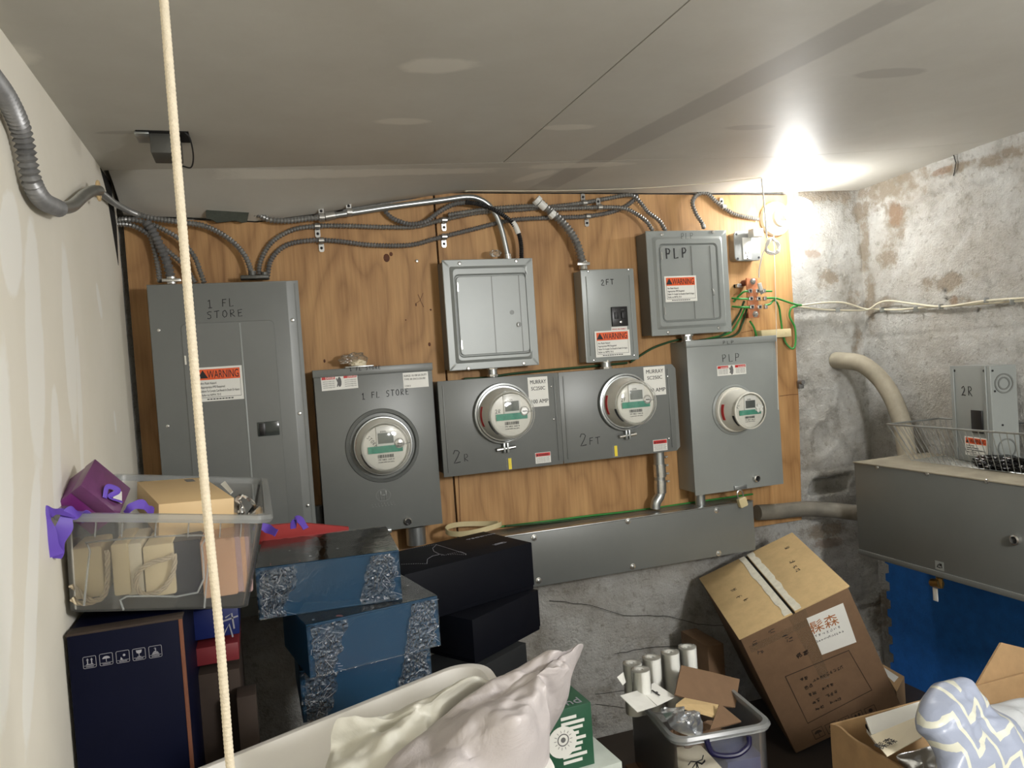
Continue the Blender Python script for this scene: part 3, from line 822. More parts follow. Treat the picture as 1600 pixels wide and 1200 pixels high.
# ---- the round meters
def meter(name, label, x, y0, z, base_r, body_r, face_r, depth, style):
    """y0 = y of the box face it stands out of"""
    f = Fr((x, y0, z)); t = thing(name, label, 'electric meter', (x, y0, z))
    D = depth
    link('base_flange', G().lathe(f, 0, 0, [(base_r, 0), (base_r, .010), (base_r * .97, .014), (base_r * .90, .0145)], 48), M_METER if style == 'white' else M_GALV, t)
    link('barrel', G().lathe(f, 0, 0, [(body_r, .010), (body_r * .985, .02), (body_r * .95, D * .55), (face_r * 1.10, D * .78), (face_r * 1.06, D - .006)], 48), M_METER, t)
    link('face_plate', G().lathe(f, 0, 0, [(face_r * 1.02, D - .012), (face_r * 1.02, D - .0055), (face_r * .96, D - .005)], 48), M_METER, t)
    fr = f.at(0, 0, D - .005)
    link('front_rim', G().lathe(f, 0, 0, [(face_r * 1.06, D - .010), (face_r * 1.12, D - .006), (face_r * 1.12, D), (face_r * 1.05, D + .002), (face_r * 1.03, D - .002)], 48, cap1=False), M_METER if style == 'white' else M_GLASS, t)
    R = face_r
    hs = link('display_housing', G().box(fr, -.38 * R, .46 * R, .0 * R, .90 * R, 0, .004, .001), M_WHITEP, t)
    link('display', G().box(fr, -.32 * R, .36 * R, .16 * R, .62 * R, .0042, .0052, .0003), M_LCDD if style == 'white' else M_LCD, t)
    g = G()
    text_into(g, fr, 'kWh' if style != 'store' else 'kWh', -.2 * R, .64 * R, .13 * R, .0045)
    link('display_print', g, M_PRINT, hs)
    link('green_sticker', G().box(fr, -.78 * R, .74 * R, -.24 * R, .06 * R, .0044, .0050), M_GREENS, t)
    g = G()
    rnd = random.Random(3)
    x_ = -.36 * R
    while x_ < .34 * R:
        ww = rnd.choice((.01, .02, .035)) * R; g.box(fr, x_, x_ + ww, -.47 * R, -.33 * R, .0004, .0008); x_ += ww + rnd.choice((.015, .03)) * R
    text_into(g, fr, '79 483 160 0', -.36 * R, -.58 * R, .09 * R, .0004, width=.7 * R)
    text_into(g, fr, 'CL200 240V 3W 60Hz', -.36 * R, -.68 * R, .06 * R, .0004, width=.7 * R)
    link('barcode', g, M_INK, t)
    # red strip round the left of the barrel, dark strip lower left
    def arc_strip(a0, a1, n0, n1, rr, mat, nm):
        g = G(); loops = []
        for k in range(13):
            a = rad(a0 + (a1 - a0) * k / 12)
            L = []
            for r_, n_ in ((rr[0], n0), (rr[1], n1), (rr[1] + .0012, n1), (rr[0] + .0012, n0)):
                L.append(f.p(r_ * math.cos(a), r_ * math.sin(a), n_))
            loops.append(L)
        g.loft(loops); link(nm, g, mat, t)
    arc_strip(160, 205, D * .28, D * .42, (body_r * .974, body_r * .963), M_RED, 'red_strip')
    arc_strip(192, 232, D * .80, D * .92, (face_r * 1.105, face_r * 1.085), M_BLACKP, 'dark_strip')
    u, v = (.60 * R, .12 * R)
    if style == 'white':
        blob(fr, u, v, .006, .24 * R, M_WHITEP, t, 'torn_seal', .003)
    else:
        sl = link('seal', G().lathe(fr, u, v, [(.22 * R, .002), (.22 * R, .006), (.16 * R, .008)], 20), M_STEEL, t)
        link('seal_wire', G().tube([fr.p(u + .05 * R, v, .007), fr.p(u + .25 * R, v - .05 * R, .009), fr.p(u + .48 * R, v - .02 * R, .006)], .0008, 6, smooth=4), M_GALV, sl)
        link('seal_mark', G().box(fr, u - .1 * R, u + .1 * R, v - .03 * R, v + .01 * R, .008, .0086), M_INK, sl)
    link('glass_cover', G().lathe(f, 0, 0, [(face_r * 1.03, D - .002), (face_r * .98, D + .004), (face_r * .8, D + .007), (face_r * .4, D + .009), (.001, D + .0095)], 40, cap1=False), M_GLASS, t)
    return t, f, fr
def blob(fr, u, v, n, r, mat, parent, name, amp=.004, flat=.5, loc=None, seed=0.0, sub=3, sq=(1, 1), freq=1.3, label=None, cat=None, group=None, smooth=20):
    bm = bmesh.new(); bmesh.ops.create_icosphere(bm, subdivisions=sub, radius=1)
    g = G()
    for vtx in bm.verts:
        c = vtx.co.normalized()
        k = 1 + amp / r * noise.fractal(c * freq * 1.6 + Vector((seed, seed, 0)), .8, 2.1, 4) * 1.6
        q = c * r * k
        vtx.co = fr.p(u + q.x * sq[0], v + q.y * sq[1], n + q.z * flat)
    g.bm(bm)
    if label: return single(name, g, mat, label, cat, group, smooth)
    return link(name, g, mat, parent, smooth)

# ---- meter sockets
def socket_box(name, label, x0, x1, z0, z1, Y, mat=None):
    mat = mat or M_GREY
    w, h = x1 - x0, z1 - z0; f = Fr((x0, Y, z0))
    t = thing(name, label, 'meter box', ((x0 + x1) / 2, YW, z0))
    link('cabinet', G().box(f, .003, w - .003, .008, h, -(YW - Y), -.004, .002), mat, t)
    c = link('cover', G().box(f, 0, w, 0, h - .018, -.0045, 0, .0015), mat, t)
    link('top_lip', G().box(f, -.002, w + .002, h - .018, h + .002, -.012, .003, .001), mat, t)
    return t, f, c, w, h
t, f, c, w, h = socket_box('meter_box', 'grey meter box marked 1 FL STORE beside the tall panel', .149, .464, 1.070, 1.511, 2.06, M_GREY2)
fm = Fr((0, 2.06, 0)); mu, mz = fm.px(598, 696)
link('collar', G().lathe(Fr((mu, 2.06, mz)), 0, 0, [(.100, -.001), (.098, .004), (.090, .008), (.088, .004)], 56, cap1=False), M_GREY2, t)
link('marker_writing', pen_text(G(), f, '1 FL STORE', *f.px(565, 624), .0165, .0105, .0017, .03), M_INK, c); link('marker_writing', pen_text(G(), f.at(0, 0, .0032), '1 FL STORE', *f.at(0, 0, .0032).px(546, 580), .009, .0068, .0014, .01), M_INK, c)
u0, v0, u1, v1 = rect_px(f, (506, 587), (564.5, 607)); danger_label(f.at(0, 0).rot(.02), u0, v0, u1, v1, c)
u0, v0, u1, v1 = rect_px(f, (629, 583), (670, 604)); L = label_plate(f, u0, v0, u1, v1, c, 'rating_label')
g = G(); text_into(g, f, 'SURGE: 10-100 kA DUTY', u0 + .003, v1 - .011, .008, .0007, width=.062); text_into(g, f, 'TYPE 3R ENCLOSURE', u0 + .003, v1 - .02, .007, .0007, width=.058); text_into(g, f, '1234-5', u0 + .003, v0 + .004, .006, .0007)
link('rating_print', g, M_PRINT, L)
# embossed maker's mark: ring with two uprights, word below
u, v = f.px(599, 774)
g = G().lathe(f, u, v, [(.021, -.0005), (.021, .0008), (.018, .0008), (.018, -.0005)], 32, cap1=False, sq=.8)
for dx in (-.007, .007): g.box(f, u + dx - .002, u + dx + .002, v - .012, v + .012, 0, .0012, .0004)
g.box(f, u - .007, u + .007, v - .002, v + .002, 0, .0012, .0004)
for k_ in range(8):
    g.box(f, u - .033 + k_ * .0083, u - .0275 + k_ * .0083, v - .029, v - .0275, 0, .0009, .0003); g.box(f, u - .033 + k_ * .0083, u - .0315 + k_ * .0083, v - .029, v - .020, 0, .0009, .0003)
link('embossed_mark', g, M_GREY2, c)
u, v = f.px(637, 814); lk_ = link('lock_barrel', G().lathe(f, u, v, [(.010, 0), (.010, .008), (.0075, .010), (.0075, .006)], 24, cap1=False), M_STEEL, c)
link('lock_core', G().lathe(f, u, v, [(.0075, .001), (.0075, .006)], 20), M_BLACKP, lk_)
u0, v0 = f.px(600, 832); link('hasp', G().box(f, u0 - .02, u0 + .02, v0 - .002, v0 + .008, -.002, .006, .001), M_GALV, t)
meter('electric_meter', 'round electric meter in the 1 FL STORE box, marked STORE on its face', mu, 2.06, mz, .080, .076, .060, .052, 'store')
mt = bpy.data.objects['electric_meter']
ff = Fr((mu, 2.06 - .047, mz)); g = G(); pen_text(g, ff.at(-.048, .028, 0).rot(-.9), 'STORE', 0, 0, .009, .006, .0011, 0, .0003)
link('marker_writing', g, M_INK, mt)

t, f, c, w, h = socket_box('meter_box', 'large grey meter box marked PLP, rightmost on the plywood', 1.256, 1.581, 1.052, 1.526, 2.05)
f5 = Fr((0, 2.05, 0)); mu, mz = f5.px(1147, 640)
link('collar', G().lathe(Fr((mu, 2.05, mz)), 0, 0, [(.080, -.001), (.079, .003), (.073, .006), (.070, .003)], 56, cap1=False), M_GREY, t)
link('marker_writing', pen_text(G(), f, 'PLP', *f.px(1128, 566), .023, .019, .0018, .03), M_INK, c); link('marker_writing', pen_text(G(), f.at(0, 0, .0032), 'PLP', *f.at(0, 0, .0032).px(1129, 538), .010, .012, .0012), M_INK, c)
u0, v0, u1, v1 = rect_px(f, (1120, 572), (1166, 584)); danger_label(f, u0, v0, u1, v1, c)
u, v = f.px(1180, 747); lk_ = link('lock_barrel', G().lathe(f, u, v, [(.011, 0), (.011, .012), (.008, .014), (.008, .009)], 24, cap1=False), M_STEEL, c)
link('lock_core', G().lathe(f, u, v, [(.008, .001), (.008, .008)], 20), M_BLACKP, lk_)
u0, v0 = f.px(1156, 762); link('hasp', G().box(f, u0 - .022, u0 + .022, v0 - .004, v0 + .008, -.002, .006, .001), M_GALV, t)
mt, ff, _fr = meter('electric_meter', 'round white electric meter on the PLP box with a torn white seal', mu, 2.05, mz, .070, .064, .050, .084, 'white')
g = G(); pen_text(g, Fr((mu - .040, 2.05 - .079, mz + .008)).rot(1.1), 'PL', 0, 0, .008, .006, .0009, 0, .0003); link('marker_writing', g, M_INK, mt)

# ---- two-gang Murray box
f = Fr((.472, 2.04, 1.1985)); w, h = .737, .2625
t = thing('meter_box', 'wide grey double meter box marked 2R and 2FT', 'meter box', (.84, YW, 1.1985))
link('cabinet', G().box(f, .006, w - .006, .006, h - .002, -(YW - 2.04), -.002, .003), M_GREY2, t)
split = f.px(876, 650)[0]
for k, (a, b) in enumerate(((0, split - .001), (split + .001, w))):
    g = G().box(f, a, b - (.012 if k else 0), 0, h, -.004, 0, .0015)
    if k: g.prism(f, [(b - .013, .0), (b - .001, .012), (b - .001, h - .014), (b - .013, h)], -.02, -.001)
    g.box(f, a + .012, a + .015, .012, h - .012, 0, .0022, .0008)
    g.box(f, b - (.030 if k else .014), b - (.027 if k else .011), .012, h - .012, 0, .0022, .0008)
    cov = link('cover', g, M_GREY2, t)
    fx = f.px
    if k == 0: ml, wl, wr, yl, hw = ((824, 590), (858, 634)), (836, 708), (861, 722), ('2', 'R', (708, 724)), (790, 725)
    else: ml, wl, wr, yl, hw = ((1005, 574), (1041, 616)), (1020, 688), (1043, 703), ('2', 'FT', (906, 697)), (960, 702)
    ul, vt = f.px(*ml[0]); ur, vb = f.px(*ml[1])
    L = label_plate(f, ul, vb, ur, vt, cov, 'rating_label')
    g = G(); ww = ur - ul; hh = vt - vb
    text_into(g, f, 'MURRAY', ul + .1 * ww, vt - .23 * hh, .19 * hh, .0007, width=.8 * ww); text_into(g, f, 'SC250C', ul + .14 * ww, vt - .44 * hh, .17 * hh, .0007, width=.7 * ww)
    text_into(g, f, '100 AMP', ul + .08 * ww, vb + .12 * hh, .19 * hh, .0007, width=.84 * ww)
    link('rating_print', g, M_INK, L)
    u0, v1 = f.px(*wl); u1, v0 = f.px(*wr); danger_label(f, u0, v0, u1, v1, cov, False)
    g = G(); u, v = f.px(*yl[2]); pen_text(g, f, '2', u, v, .034, .026, .0022); pen_text(g, f, yl[1], u + .030, v + .001, .020, .016, .0018, -.02); link('marker_writing', g, M_INK, cov)
    u, v = f.px(796 if k == 0 else 961.5, 725 if k == 0 else 705)
    L = label_plate(f, u - .009, v - .018, u + .008, v + .018, cov, 'seal_pouch', M_WRAP)
    link('yellow_tag', G().box(f, u - .003, u + .006, v - .015, v + .016, .0008, .0016), M_YELL, L)
    for q in (((861, 604), (865, 655)) if k == 0 else ((1043, 588), (1045, 685))): screw(f, *f.px(*q), cov, r=.0028)
for (bx, by), lab, hand, sy in (((785, 645.6), 'round electric meter marked 2R, on the left of the double meter box', '2R', (794, 690)), ((975, 628), 'round electric meter marked 2F, on the right of the double meter box', '2F', (967, 672))):
    mu, mz = Fr((0, 2.04, 0)).px(bx, by)
    mt, ff, fr_ = meter('electric_meter', lab, mu, 2.04, mz, .079, .073, .058, .086 if hand == '2R' else .078, 'glass')
    D = .086 if hand == '2R' else .078
    g = G(); pen_text(g, Fr((mu - .046, 2.04 - D + .005, mz + .006)), hand, 0, 0, .010, .007, .0012, 0, .0003); link('marker_writing', g, M_INK, mt)
    rg = G().lathe(Fr((mu, 2.04, mz)), 0, 0, [(.079, .002), (.084, .003), (.0855, .009), (.084, .015), (.079, .016)], 56, cap1=False)
    R_ = link('sealing_ring', rg, M_GALV, mt)
    fz = Fr((mu, 2.04, mz - .088))
    link('ring_lug', G().box(fz, -.008, -.002, -.022, .006, .002, .016, .001).box(fz, .002, .008, -.022, .006, .002, .016, .001), M_GALV, R_)
    link('seal_barrel', G().tube([fz.p(-.026, -.012, .009), fz.p(.028, -.008, .009)], .005, 12, smooth=0), M_STEEL, R_)

# ---- wireway trough under the boxes
zt = 1.012; zb = .856; x0 = .60; x1 = 1.61
u_l = P(1187, 830, Y=2.05).x
x1 = .5 * (P(1170, 786, Y=2.05).x + P(1187, 862, Y=2.05).x) + .0
f = Fr((x0, 2.05, zb)); w, h = x1 - x0, zt - zb
t = thing('wireway', 'long grey horizontal wiring trough under the meter boxes', 'wiring trough', ((x0 + x1) / 2, YW, zb))
link('trough_body', G().box(f, 0, w, .003, h, -(YW - 2.05), -.002, .002), M_GREY2, t)
link('trough_cover', G().box(f, -.001, w, 0, h - .002, -.002, .001, .001), M_GREY2, t)
link('top_lip', G().box(f, 0, w + .001, h - .001, h + .0015, -.022, .003, .001), M_GALV, t)
for q in ((834, 840), (981, 814), (1119, 797), (988, 885), (841, 907), (1122, 864)):
    u, v = f.px(*q); s_ = link('washer', G().lathe(f, u, v, [(.009, .001), (.009, .003), (.0065, .0035)], 18), M_STEEL, t); link('screw', G().lathe(f, u, v, [(.005, .003), (.005, .0055), (.002, .0065)], 12), M_GALV, s_)
# ================================================================ conduits, cables, small fittings
def wpts(pts, Y): return [P(a[0], a[1], Y=(a[2] if len(a) > 2 else Y)) for a in pts]
ARM = (.0016, .0082)
def arm(pts, label, r=.0062, Y=2.138, mat=None, name='armoured_cable', group=None, amp=None):
    g = G().tube(wpts(pts, Y), r, 10, ridge=(amp or ARM[0], ARM[1] * (r / .0062) ** .5))
    return single(name, g, mat or M_ARM, label, 'armoured cable', None, 60)
arm([(404, 436), (407, 408), (425, 378), (458, 359), (495, 353.5), (540, 353), (600, 355), (650, 354), (690, 344), (750, 332), (820, 327), (880, 321), (912, 317), (950, 310), (985, 305, 2.125), (1000, 316, 2.12), (1012, 331, 2.12), (1030, 345, 2.11), (1040, 361, 2.10)],
    'armoured cable from tall panel to PLP load centre, upper of the two long runs')
arm([(417, 437), (424, 405), (448, 383), (488, 375.5), (530, 377), (580, 383), (640, 383), (680, 373), (740, 358), (800, 344), (870, 340), (918, 338), (960, 330), (984, 318), (996, 305)],
    'armoured cable in the lower of the two long runs across the plywood', mat=M_ARMD)
arm([(700, 336, 2.12), (760, 327, 2.12), (830, 322, 2.12), (862, 326, 2.115), (905, 325, 2.115), (936, 324, 2.115), (972, 325, 2.112), (992, 333, 2.11), (1010, 346, 2.10), (1020, 361, 2.095)],
    'armoured cable curving down into the left of the PLP load centre top', mat=M_ARM)
arm([(599, 326, 2.13), (606, 335, 2.13), (617, 343, 2.13), (641, 350, 2.12), (665, 346, 2.115), (686, 331, 2.115), (710, 319, 2.115), (734, 316, 2.112)],
    'short dull armoured cable dipping under the ceiling edge left of the plywood seam', mat=M_ARMD)
t = thing('black_cable', 'black ribbed cable with white tape entering the unmarked load centre', 'cable', P(815, 402, Y=2.10))
link('jacket', G().tube(wpts([(728, 316), (748, 319), (766, 325), (784, 335), (800, 348), (810, 364), (814, 382), (815, 405)], 2.105), .0062, 10, ridge=(.0008, .006)), M_BLACKC, t)
link('white_tape', G().tube(wpts([(801, 347), (805.5, 354), (810, 365)], 2.105), .0078, 12, smooth=4), M_WHITEP, t)
t = thing('steel_conduit', 'smooth silver conduit bending down into the unmarked load centre', 'conduit', P(794, 402, Y=2.10))
link('pipe', G().tube(wpts([(521, 337), (560, 331), (620, 322), (690, 313), (728, 308), (748, 311), (764, 321), (776, 338), (784, 360), (790, 385), (794, 404)], 2.118), .0082, 14), M_GALV, t)
link('coupling', G().tube(wpts([(508, 339), (523, 336.5)], 2.118), .0115, 14, smooth=0), M_STEEL, t)
link('connector', G().tube(wpts([(792.5, 397), (794, 405)], 2.112), .0112, 14, smooth=0), M_STEEL, t)
arm([(396, 333, 2.13), (408, 338, 2.13), (424, 344), (450, 345), (478, 342), (510, 339)], 'armoured cable joining the silver conduit at its left end', r=.0072, Y=2.12)
g = G(); q = P(400, 336, Y=2.14); fr = Fr(q)
g.tube([q + Vector((.005, 0, 0)), q + Vector((.03, 0, -.006))], .009, 10, smooth=0); single('cable_bushing', g, M_WHITEP, 'white bushing where a cable leaves the ceiling edge at left', 'bushing')
t = thing('armoured_cable', 'thick armoured cable dropping into the 2FT enclosure', 'armoured cable', P(911, 415, Y=2.10))
link('sheath', G().tube(wpts([(840, 313, 2.12), (856, 327, 2.115), (872, 341, 2.11), (890, 361, 2.105), (903, 385, 2.105), (911, 414, 2.115)], 2.11), .0112, 12, ridge=(.0022, .0105)), M_ARM, t)
link('white_connector', G().tube(wpts([(837, 311), (842, 316)], 2.112), .0150, 12, smooth=0).tube(wpts([(843, 317), (852, 325)], 2.112), .0118, 12, smooth=0).tube(wpts([(860, 332), (866, 338)], 2.112), .0134, 12, smooth=0), M_WHITEP, t)
link('squeeze_connector', G().tube(wpts([(911, 408), (911.5, 421)], 2.115), .0135, 12, smooth=0).box(Fr(P(911, 412, Y=2.10)), -.020, .020, -.005, .004, -.004, .006, .001), M_STEEL, t)
arm([(1100, 357, 2.11), (1097, 349, 2.12), (1087, 333, 2.125), (1082, 316, 2.13), (1090, 304, 2.135), (1104, 302, 2.135), (1119, 315), (1134, 327), (1152, 336), (1186, 343)], 'armoured cable looping from PLP load centre to the light fixture')
arm([(250, 441, 2.11), (246, 412, 2.12), (238, 378, 2.12), (225, 347, 2.12)], 'armoured cable nearest the left wall entering the tall panel', Y=2.12)
t = thing('armoured_cable', 'thick armoured cable entering the tall panel at its top left', 'armoured cable', P(268, 440, Y=2.10))
link('sheath', G().tube(wpts([(228, 346), (238, 360), (250, 384), (261, 410), (268, 440)], 2.105), .0105, 12, ridge=(.0021, .0105)), M_ARMD, t)
link('connector', G().tube(wpts([(267.5, 433), (268.5, 444)], 2.105), .013, 12, smooth=0).box(Fr(P(268, 438, Y=2.095)), -.022, .022, -.004, .004, -.004, .006, .001), M_STEEL, t)
arm([(178, 345, 2.13), (200, 343), (225, 347), (252, 357), (282, 375), (303, 400), (313, 425), (319, 442)], 'armoured cable from the corner, arching farthest right into the tall panel', Y=2.11, r=.0058)
arm([(178, 350, 2.13), (205, 352), (232, 366), (262, 392), (288, 415), (305, 442)], 'armoured cable from the corner, running under its neighbour into the tall panel', Y=2.112, r=.0058)
M_CONN = plain('fitting_dark', (92, 92, 88), .5, .5)
for (a, b), lab in (((395, 434), 'dark cable fitting cluster on top of the tall panel'),):
    g = G(); fr = Fr(P(a, b + 3, Y=2.10))
    g.box(fr, -.030, .040, 0, .010, -.02, .02, .003).tube([fr.p(.0, 0, 0), fr.p(.0, .022, 0)], .010, 10, smooth=0).tube([fr.p(.028, 0, 0), fr.p(.030, .018, 0)], .009, 10, smooth=0)
    single('cable_fitting', g, M_CONN, lab, 'fitting')
# big corrugated conduit down the left wall, through the hole at the ceiling corner
t = thing('flexible_conduit', 'thick corrugated grey conduit sagging along the left drywall', 'conduit', P(60, 310, X=-.27))
LX = -.272
lw = lambda pts: [P(a, b, X=LX) for a, b in pts]
link('corrugated_pipe', G().tube(lw([(-60, 60), (-20, 112), (8, 150), (28, 190), (38, 225), (44, 258), (52, 290), (68, 314), (92, 326)]), .0115, 16, ridge=(.0022, .0085)), M_ARMD, t)
link('smooth_pipe', G().tube([P(90, 325.5, X=LX), P(112, 322, X=LX), P(132, 305, X=LX), P(146, 298, X=LX + .005), P(155, 298, X=LX + .01)], .0105, 14), M_GALV, t)
thin = [P(150, 297, X=LX + .005), P(160, 303, Y=1.86), P(180, 318, Y=2.0), P(212, 334, Y=2.09), P(245, 342, Y=2.10), P(290, 348, Y=2.10), P(325, 355, Y=2.115), (P(360, 375, Y=2.12)), P(384, 402, Y=2.115), P(396, 436, Y=2.105)]
c_ = single('armoured_cable', G().tube(thin, .0066, 10, ridge=(.0015, .0080)), M_ARM, 'armoured cable from the wall hole over to the tall panel top', 'armoured cable', None, 60)
q = P(154, 298, X=LX + .008); frr = Fr(q, (0, -1, 0), (0, 0, 1))
g = G().tube([q + Vector((0, .014 * math.cos(a), .018 * math.sin(a))) for a in [k * math.pi / 8 for k in range(17)]], .003, 8, smooth=2)
single('conduit_bushing', g, M_KRAFT, 'tan ring around the conduit at the left wall hole', 'bushing')
# shadowed opening at the corner where the conduit passes
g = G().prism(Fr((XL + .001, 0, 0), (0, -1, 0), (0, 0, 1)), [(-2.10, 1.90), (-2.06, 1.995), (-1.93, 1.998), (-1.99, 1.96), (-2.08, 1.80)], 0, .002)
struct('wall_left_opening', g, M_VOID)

# cable straps
def strap_one(px, py, Y, dirn=(0, 0, -1), r=.0075):
    q = P(px, py, Y=Y); g = G(); fr = Fr(q)
    g.loft([[fr.p(-.007, a, b), fr.p(.007, a, b), fr.p(.007, a * 1.12, b * 1.12), fr.p(-.007, a * 1.12, b * 1.12)] for a, b in
            [(r * 1.1 * math.cos(t_), r * 1.1 * math.sin(t_)) for t_ in [rad(k * 15 + 0) for k in range(13)]]])
    s = 1 if dirn[2] > 0 else -1
    g2 = G().prism(fr, [(-.007, s * r), (.007, s * r), (.007, s * (r + .018)), (.004, s * (r + .022)), (-.004, s * (r + .022)), (-.007, s * (r + .018))], -.009, -.007)
    return q, g, g2, fr, s
STR = ((496, 353.5, 2.138, 'bright cable strap on the upper run, nearest the tall panel', -1), (502, 376, 2.138, 'bright cable strap on the lower run, nearest the tall panel', -1),
       (694, 344, 2.138, 'bright cable strap on the upper run, beside the plywood seam', -1), (694, 370, 2.138, 'bright cable strap on the lower run, beside the plywood seam', -1),
       (918, 338, 2.138, 'bright cable strap with its tab down, above the 2FT enclosure', -1), (913, 317, 2.138, 'cable strap highest up, above the 2FT enclosure', 1),
       (937, 324, 2.115, 'cable strap on the middle cable, above the 2FT enclosure', 1), (1130, 323, 2.138, 'cable strap with its tab up, left of the light fixture', 1),
       (546, 332, 2.118, 'cable strap around the silver conduit', 1), (503, 340, 2.12, 'cable strap beside the silver conduit coupling', 1))
for a, b, Y, lab, s in STR:
    q, g, g2, fr, s = strap_one(a, b, Y, (0, 0, s), .0075 if a not in (546, 503) else .0095)
    t = thing('cable_strap', lab, 'cable strap', q, 'cable straps on the plywood')
    link('loop', g, M_STEEL, t); tb = link('tab', g2, M_STEEL, t)
    link('nail_head', G().lathe(fr, 0, s * .019, [(.004, -.007), (.003, -.004), (.001, -.003)], 10), M_INK, tb)

# nipples between the boxes
def nipple(px0, px1, Y, r, label, nut=True):
    a, b = P(*px0, Y=Y), P(*px1, Y=Y); b.x = a.x
    t = thing('conduit_nipple', label, 'conduit nipple', b)
    link('tube', G().tube([a, b], r, 20, smooth=0), M_GALV, t)
    L = (a - b).length
    for k in ((.15, .85) if nut else ()):
        c = a.lerp(b, k); link('locknut', G().tube([c + Vector((0, 0, .003)), c - Vector((0, 0, .003))], r * 1.25, 8, smooth=0), M_STEEL, t)
nipple((769, 573), (770, 589), 2.10, .0135, 'short steel nipple joining the unmarked load centre to the 2R meter')
nipple((946, 562), (947, 577), 2.11, .0155, 'short steel nipple under the 2FT enclosure')
nipple((1073, 522), (1074, 535), 2.11, .016, 'short steel nipple between PLP load centre and PLP meter box')
nipple((649, 822), (650, 850), 2.10, .027, 'wide steel nipple under the 1 FL STORE meter box', False)
nipple((1093, 765), (1094, 795), 2.10, .016, 'dull nipple from the PLP meter box into the trough', False)
nipple((497, 790), (500, 818), 2.12, .011, 'bright fitting in the gap beside the tall panel', False)
t = thing('conduit_offset', 'silver conduit with offset elbow dropping from double meter box to trough', 'conduit', P(1026, 792, Y=2.10))
q = wpts([(1029, 703), (1032, 768)], 2.10)
link('pipe', G().tube(q, .0165, 20, smooth=0), M_GALV, t)
link('coupling', G().tube(wpts([(1030, 725), (1031.5, 745)], 2.10), .019, 20, smooth=0).tube(wpts([(1031.6, 750), (1032, 770)], 2.10), .0185, 20, smooth=0), M_STEEL, t)
link('offset_elbow', G().tube(wpts([(1032, 765), (1031, 774), (1025, 785), (1024, 795)], 2.10), .0155, 16), M_GALV, t)
for a, b in ((1040, 714), (1041, 727), (1042, 740), (1043, 752)):
    fr = Fr(P(a, b, Y=2.095), (0, -1, 0), (0, 0, 1)); link('set_screw', G().lathe(fr, 0, 0, [(.004, -.006), (.004, .002), (.002, .003)], 8), M_STEEL, t)

# light fixture with its lit bulb
fq = P(1209, 343, Y=YW); ff = Fr(fq)
t = thing('light_fixture', 'white porcelain lampholder with a lit round bulb at the plywood edge', 'light fixture', fq)
M_PORC = plain('aged_porcelain', (196, 190, 172), .35, var=.06)
link('base', G().lathe(ff, 0, 0, [(.056, 0), (.058, .006), (.055, .016), (.040, .026), (.030, .030), (.030, .045), (.026, .048)], 40), M_PORC, t)
for a in (130, 215, 300, 25):
    link('base_screw', G().lathe(ff, .043 * math.cos(rad(a)), .043 * math.sin(rad(a)), [(.0045, .018), (.0045, .0262), (.002, .027)], 10), M_GALV, t)
link('bulb_neck', G().lathe(ff, 0, 0, [(.013, .045), (.015, .060), (.020, .075), (.027, .090)], 24), M_WHITEP, t)
BC = ff.p(0, 0, .127)
bm = bmesh.new(); bmesh.ops.create_uvsphere(bm, u_segments=32, v_segments=20, radius=.043)
for v_ in bm.verts: v_.co = v_.co + BC
bulb = link('bulb', G().bm(bm), M_BULB, t, 180)

# outlet box with adapter
oq = [P(1143, 365, Y=2.125), P(1184, 408, Y=2.125)]
f = Fr((oq[0].x, 2.115, oq[1].z)); w, h = oq[1].x - oq[0].x + .006, oq[0].z - oq[1].z + .006
t = thing('outlet_box', 'grey metal outlet box right of the PLP load centre', 'outlet box', (f.o.x + w / 2, YW, f.o.z))
link('box_body', G().rings(f, 0, 0, w, h, [(.004, .008, -.035), (.004, .008, -.004), (0, .014, -.004), (0, .014, 0), (.002, .013, .0015)]), M_GALV, t)
cx, cy = f.px(1166, 389)
rc = link('receptacle', G().box(f, cx - .016, cx + .014, cy - .034, cy + .036, .001, .005, .001), M_WHITEP, t)
g = G().box(f, cx - .008, cx - .006, cy - .018, cy - .009, .005, .0056).box(f, cx + .004, cx + .006, cy - .018, cy - .009, .005, .0056).lathe(f, cx - .001, cy - .024, [(.002, .005), (.002, .0056)], 8).lathe(f, cx - .001, cy - .031, [(.0025, .005), (.0025, .0056)], 8)
link('slots', g, M_INK, rc)
link('status_light', G().box(f, cx - .014, cx - .012, cy - .002, cy, .005, .0058), plain('green_led', (60, 255, 140), .4, emit=((.1, 1, .4), 1.2)), rc)
for q in ((.010, h - .010), (.010, .008), (w - .01, .01)): link('mount_slot', G().lathe(f, q[0], q[1], [(.004, .0015), (.004, .0022)], 10), M_INK, t)
cx, cy = f.px(1174, 371)
a_ = G().box(f, cx - .022, cx + .017, cy - .004, cy + .022, .012, .042, .003)
t2 = thing('usb_charger', 'small white plug charger in the grey outlet box', 'charger', f.p(cx, cy, .01))
link('charger_body', a_, M_WHITEP, t2); link('charger_pins', G().box(f, cx - .012, cx - .010, cy + .004, cy + .012, .004, .012).box(f, cx, cx + .002, cy + .004, cy + .012, .004, .012), M_STEEL, t2)
link('usb_port', G().box(f, cx - .006, cx + .006, cy + .007, cy + .011, .0421, .0427), M_PRINT, t2)
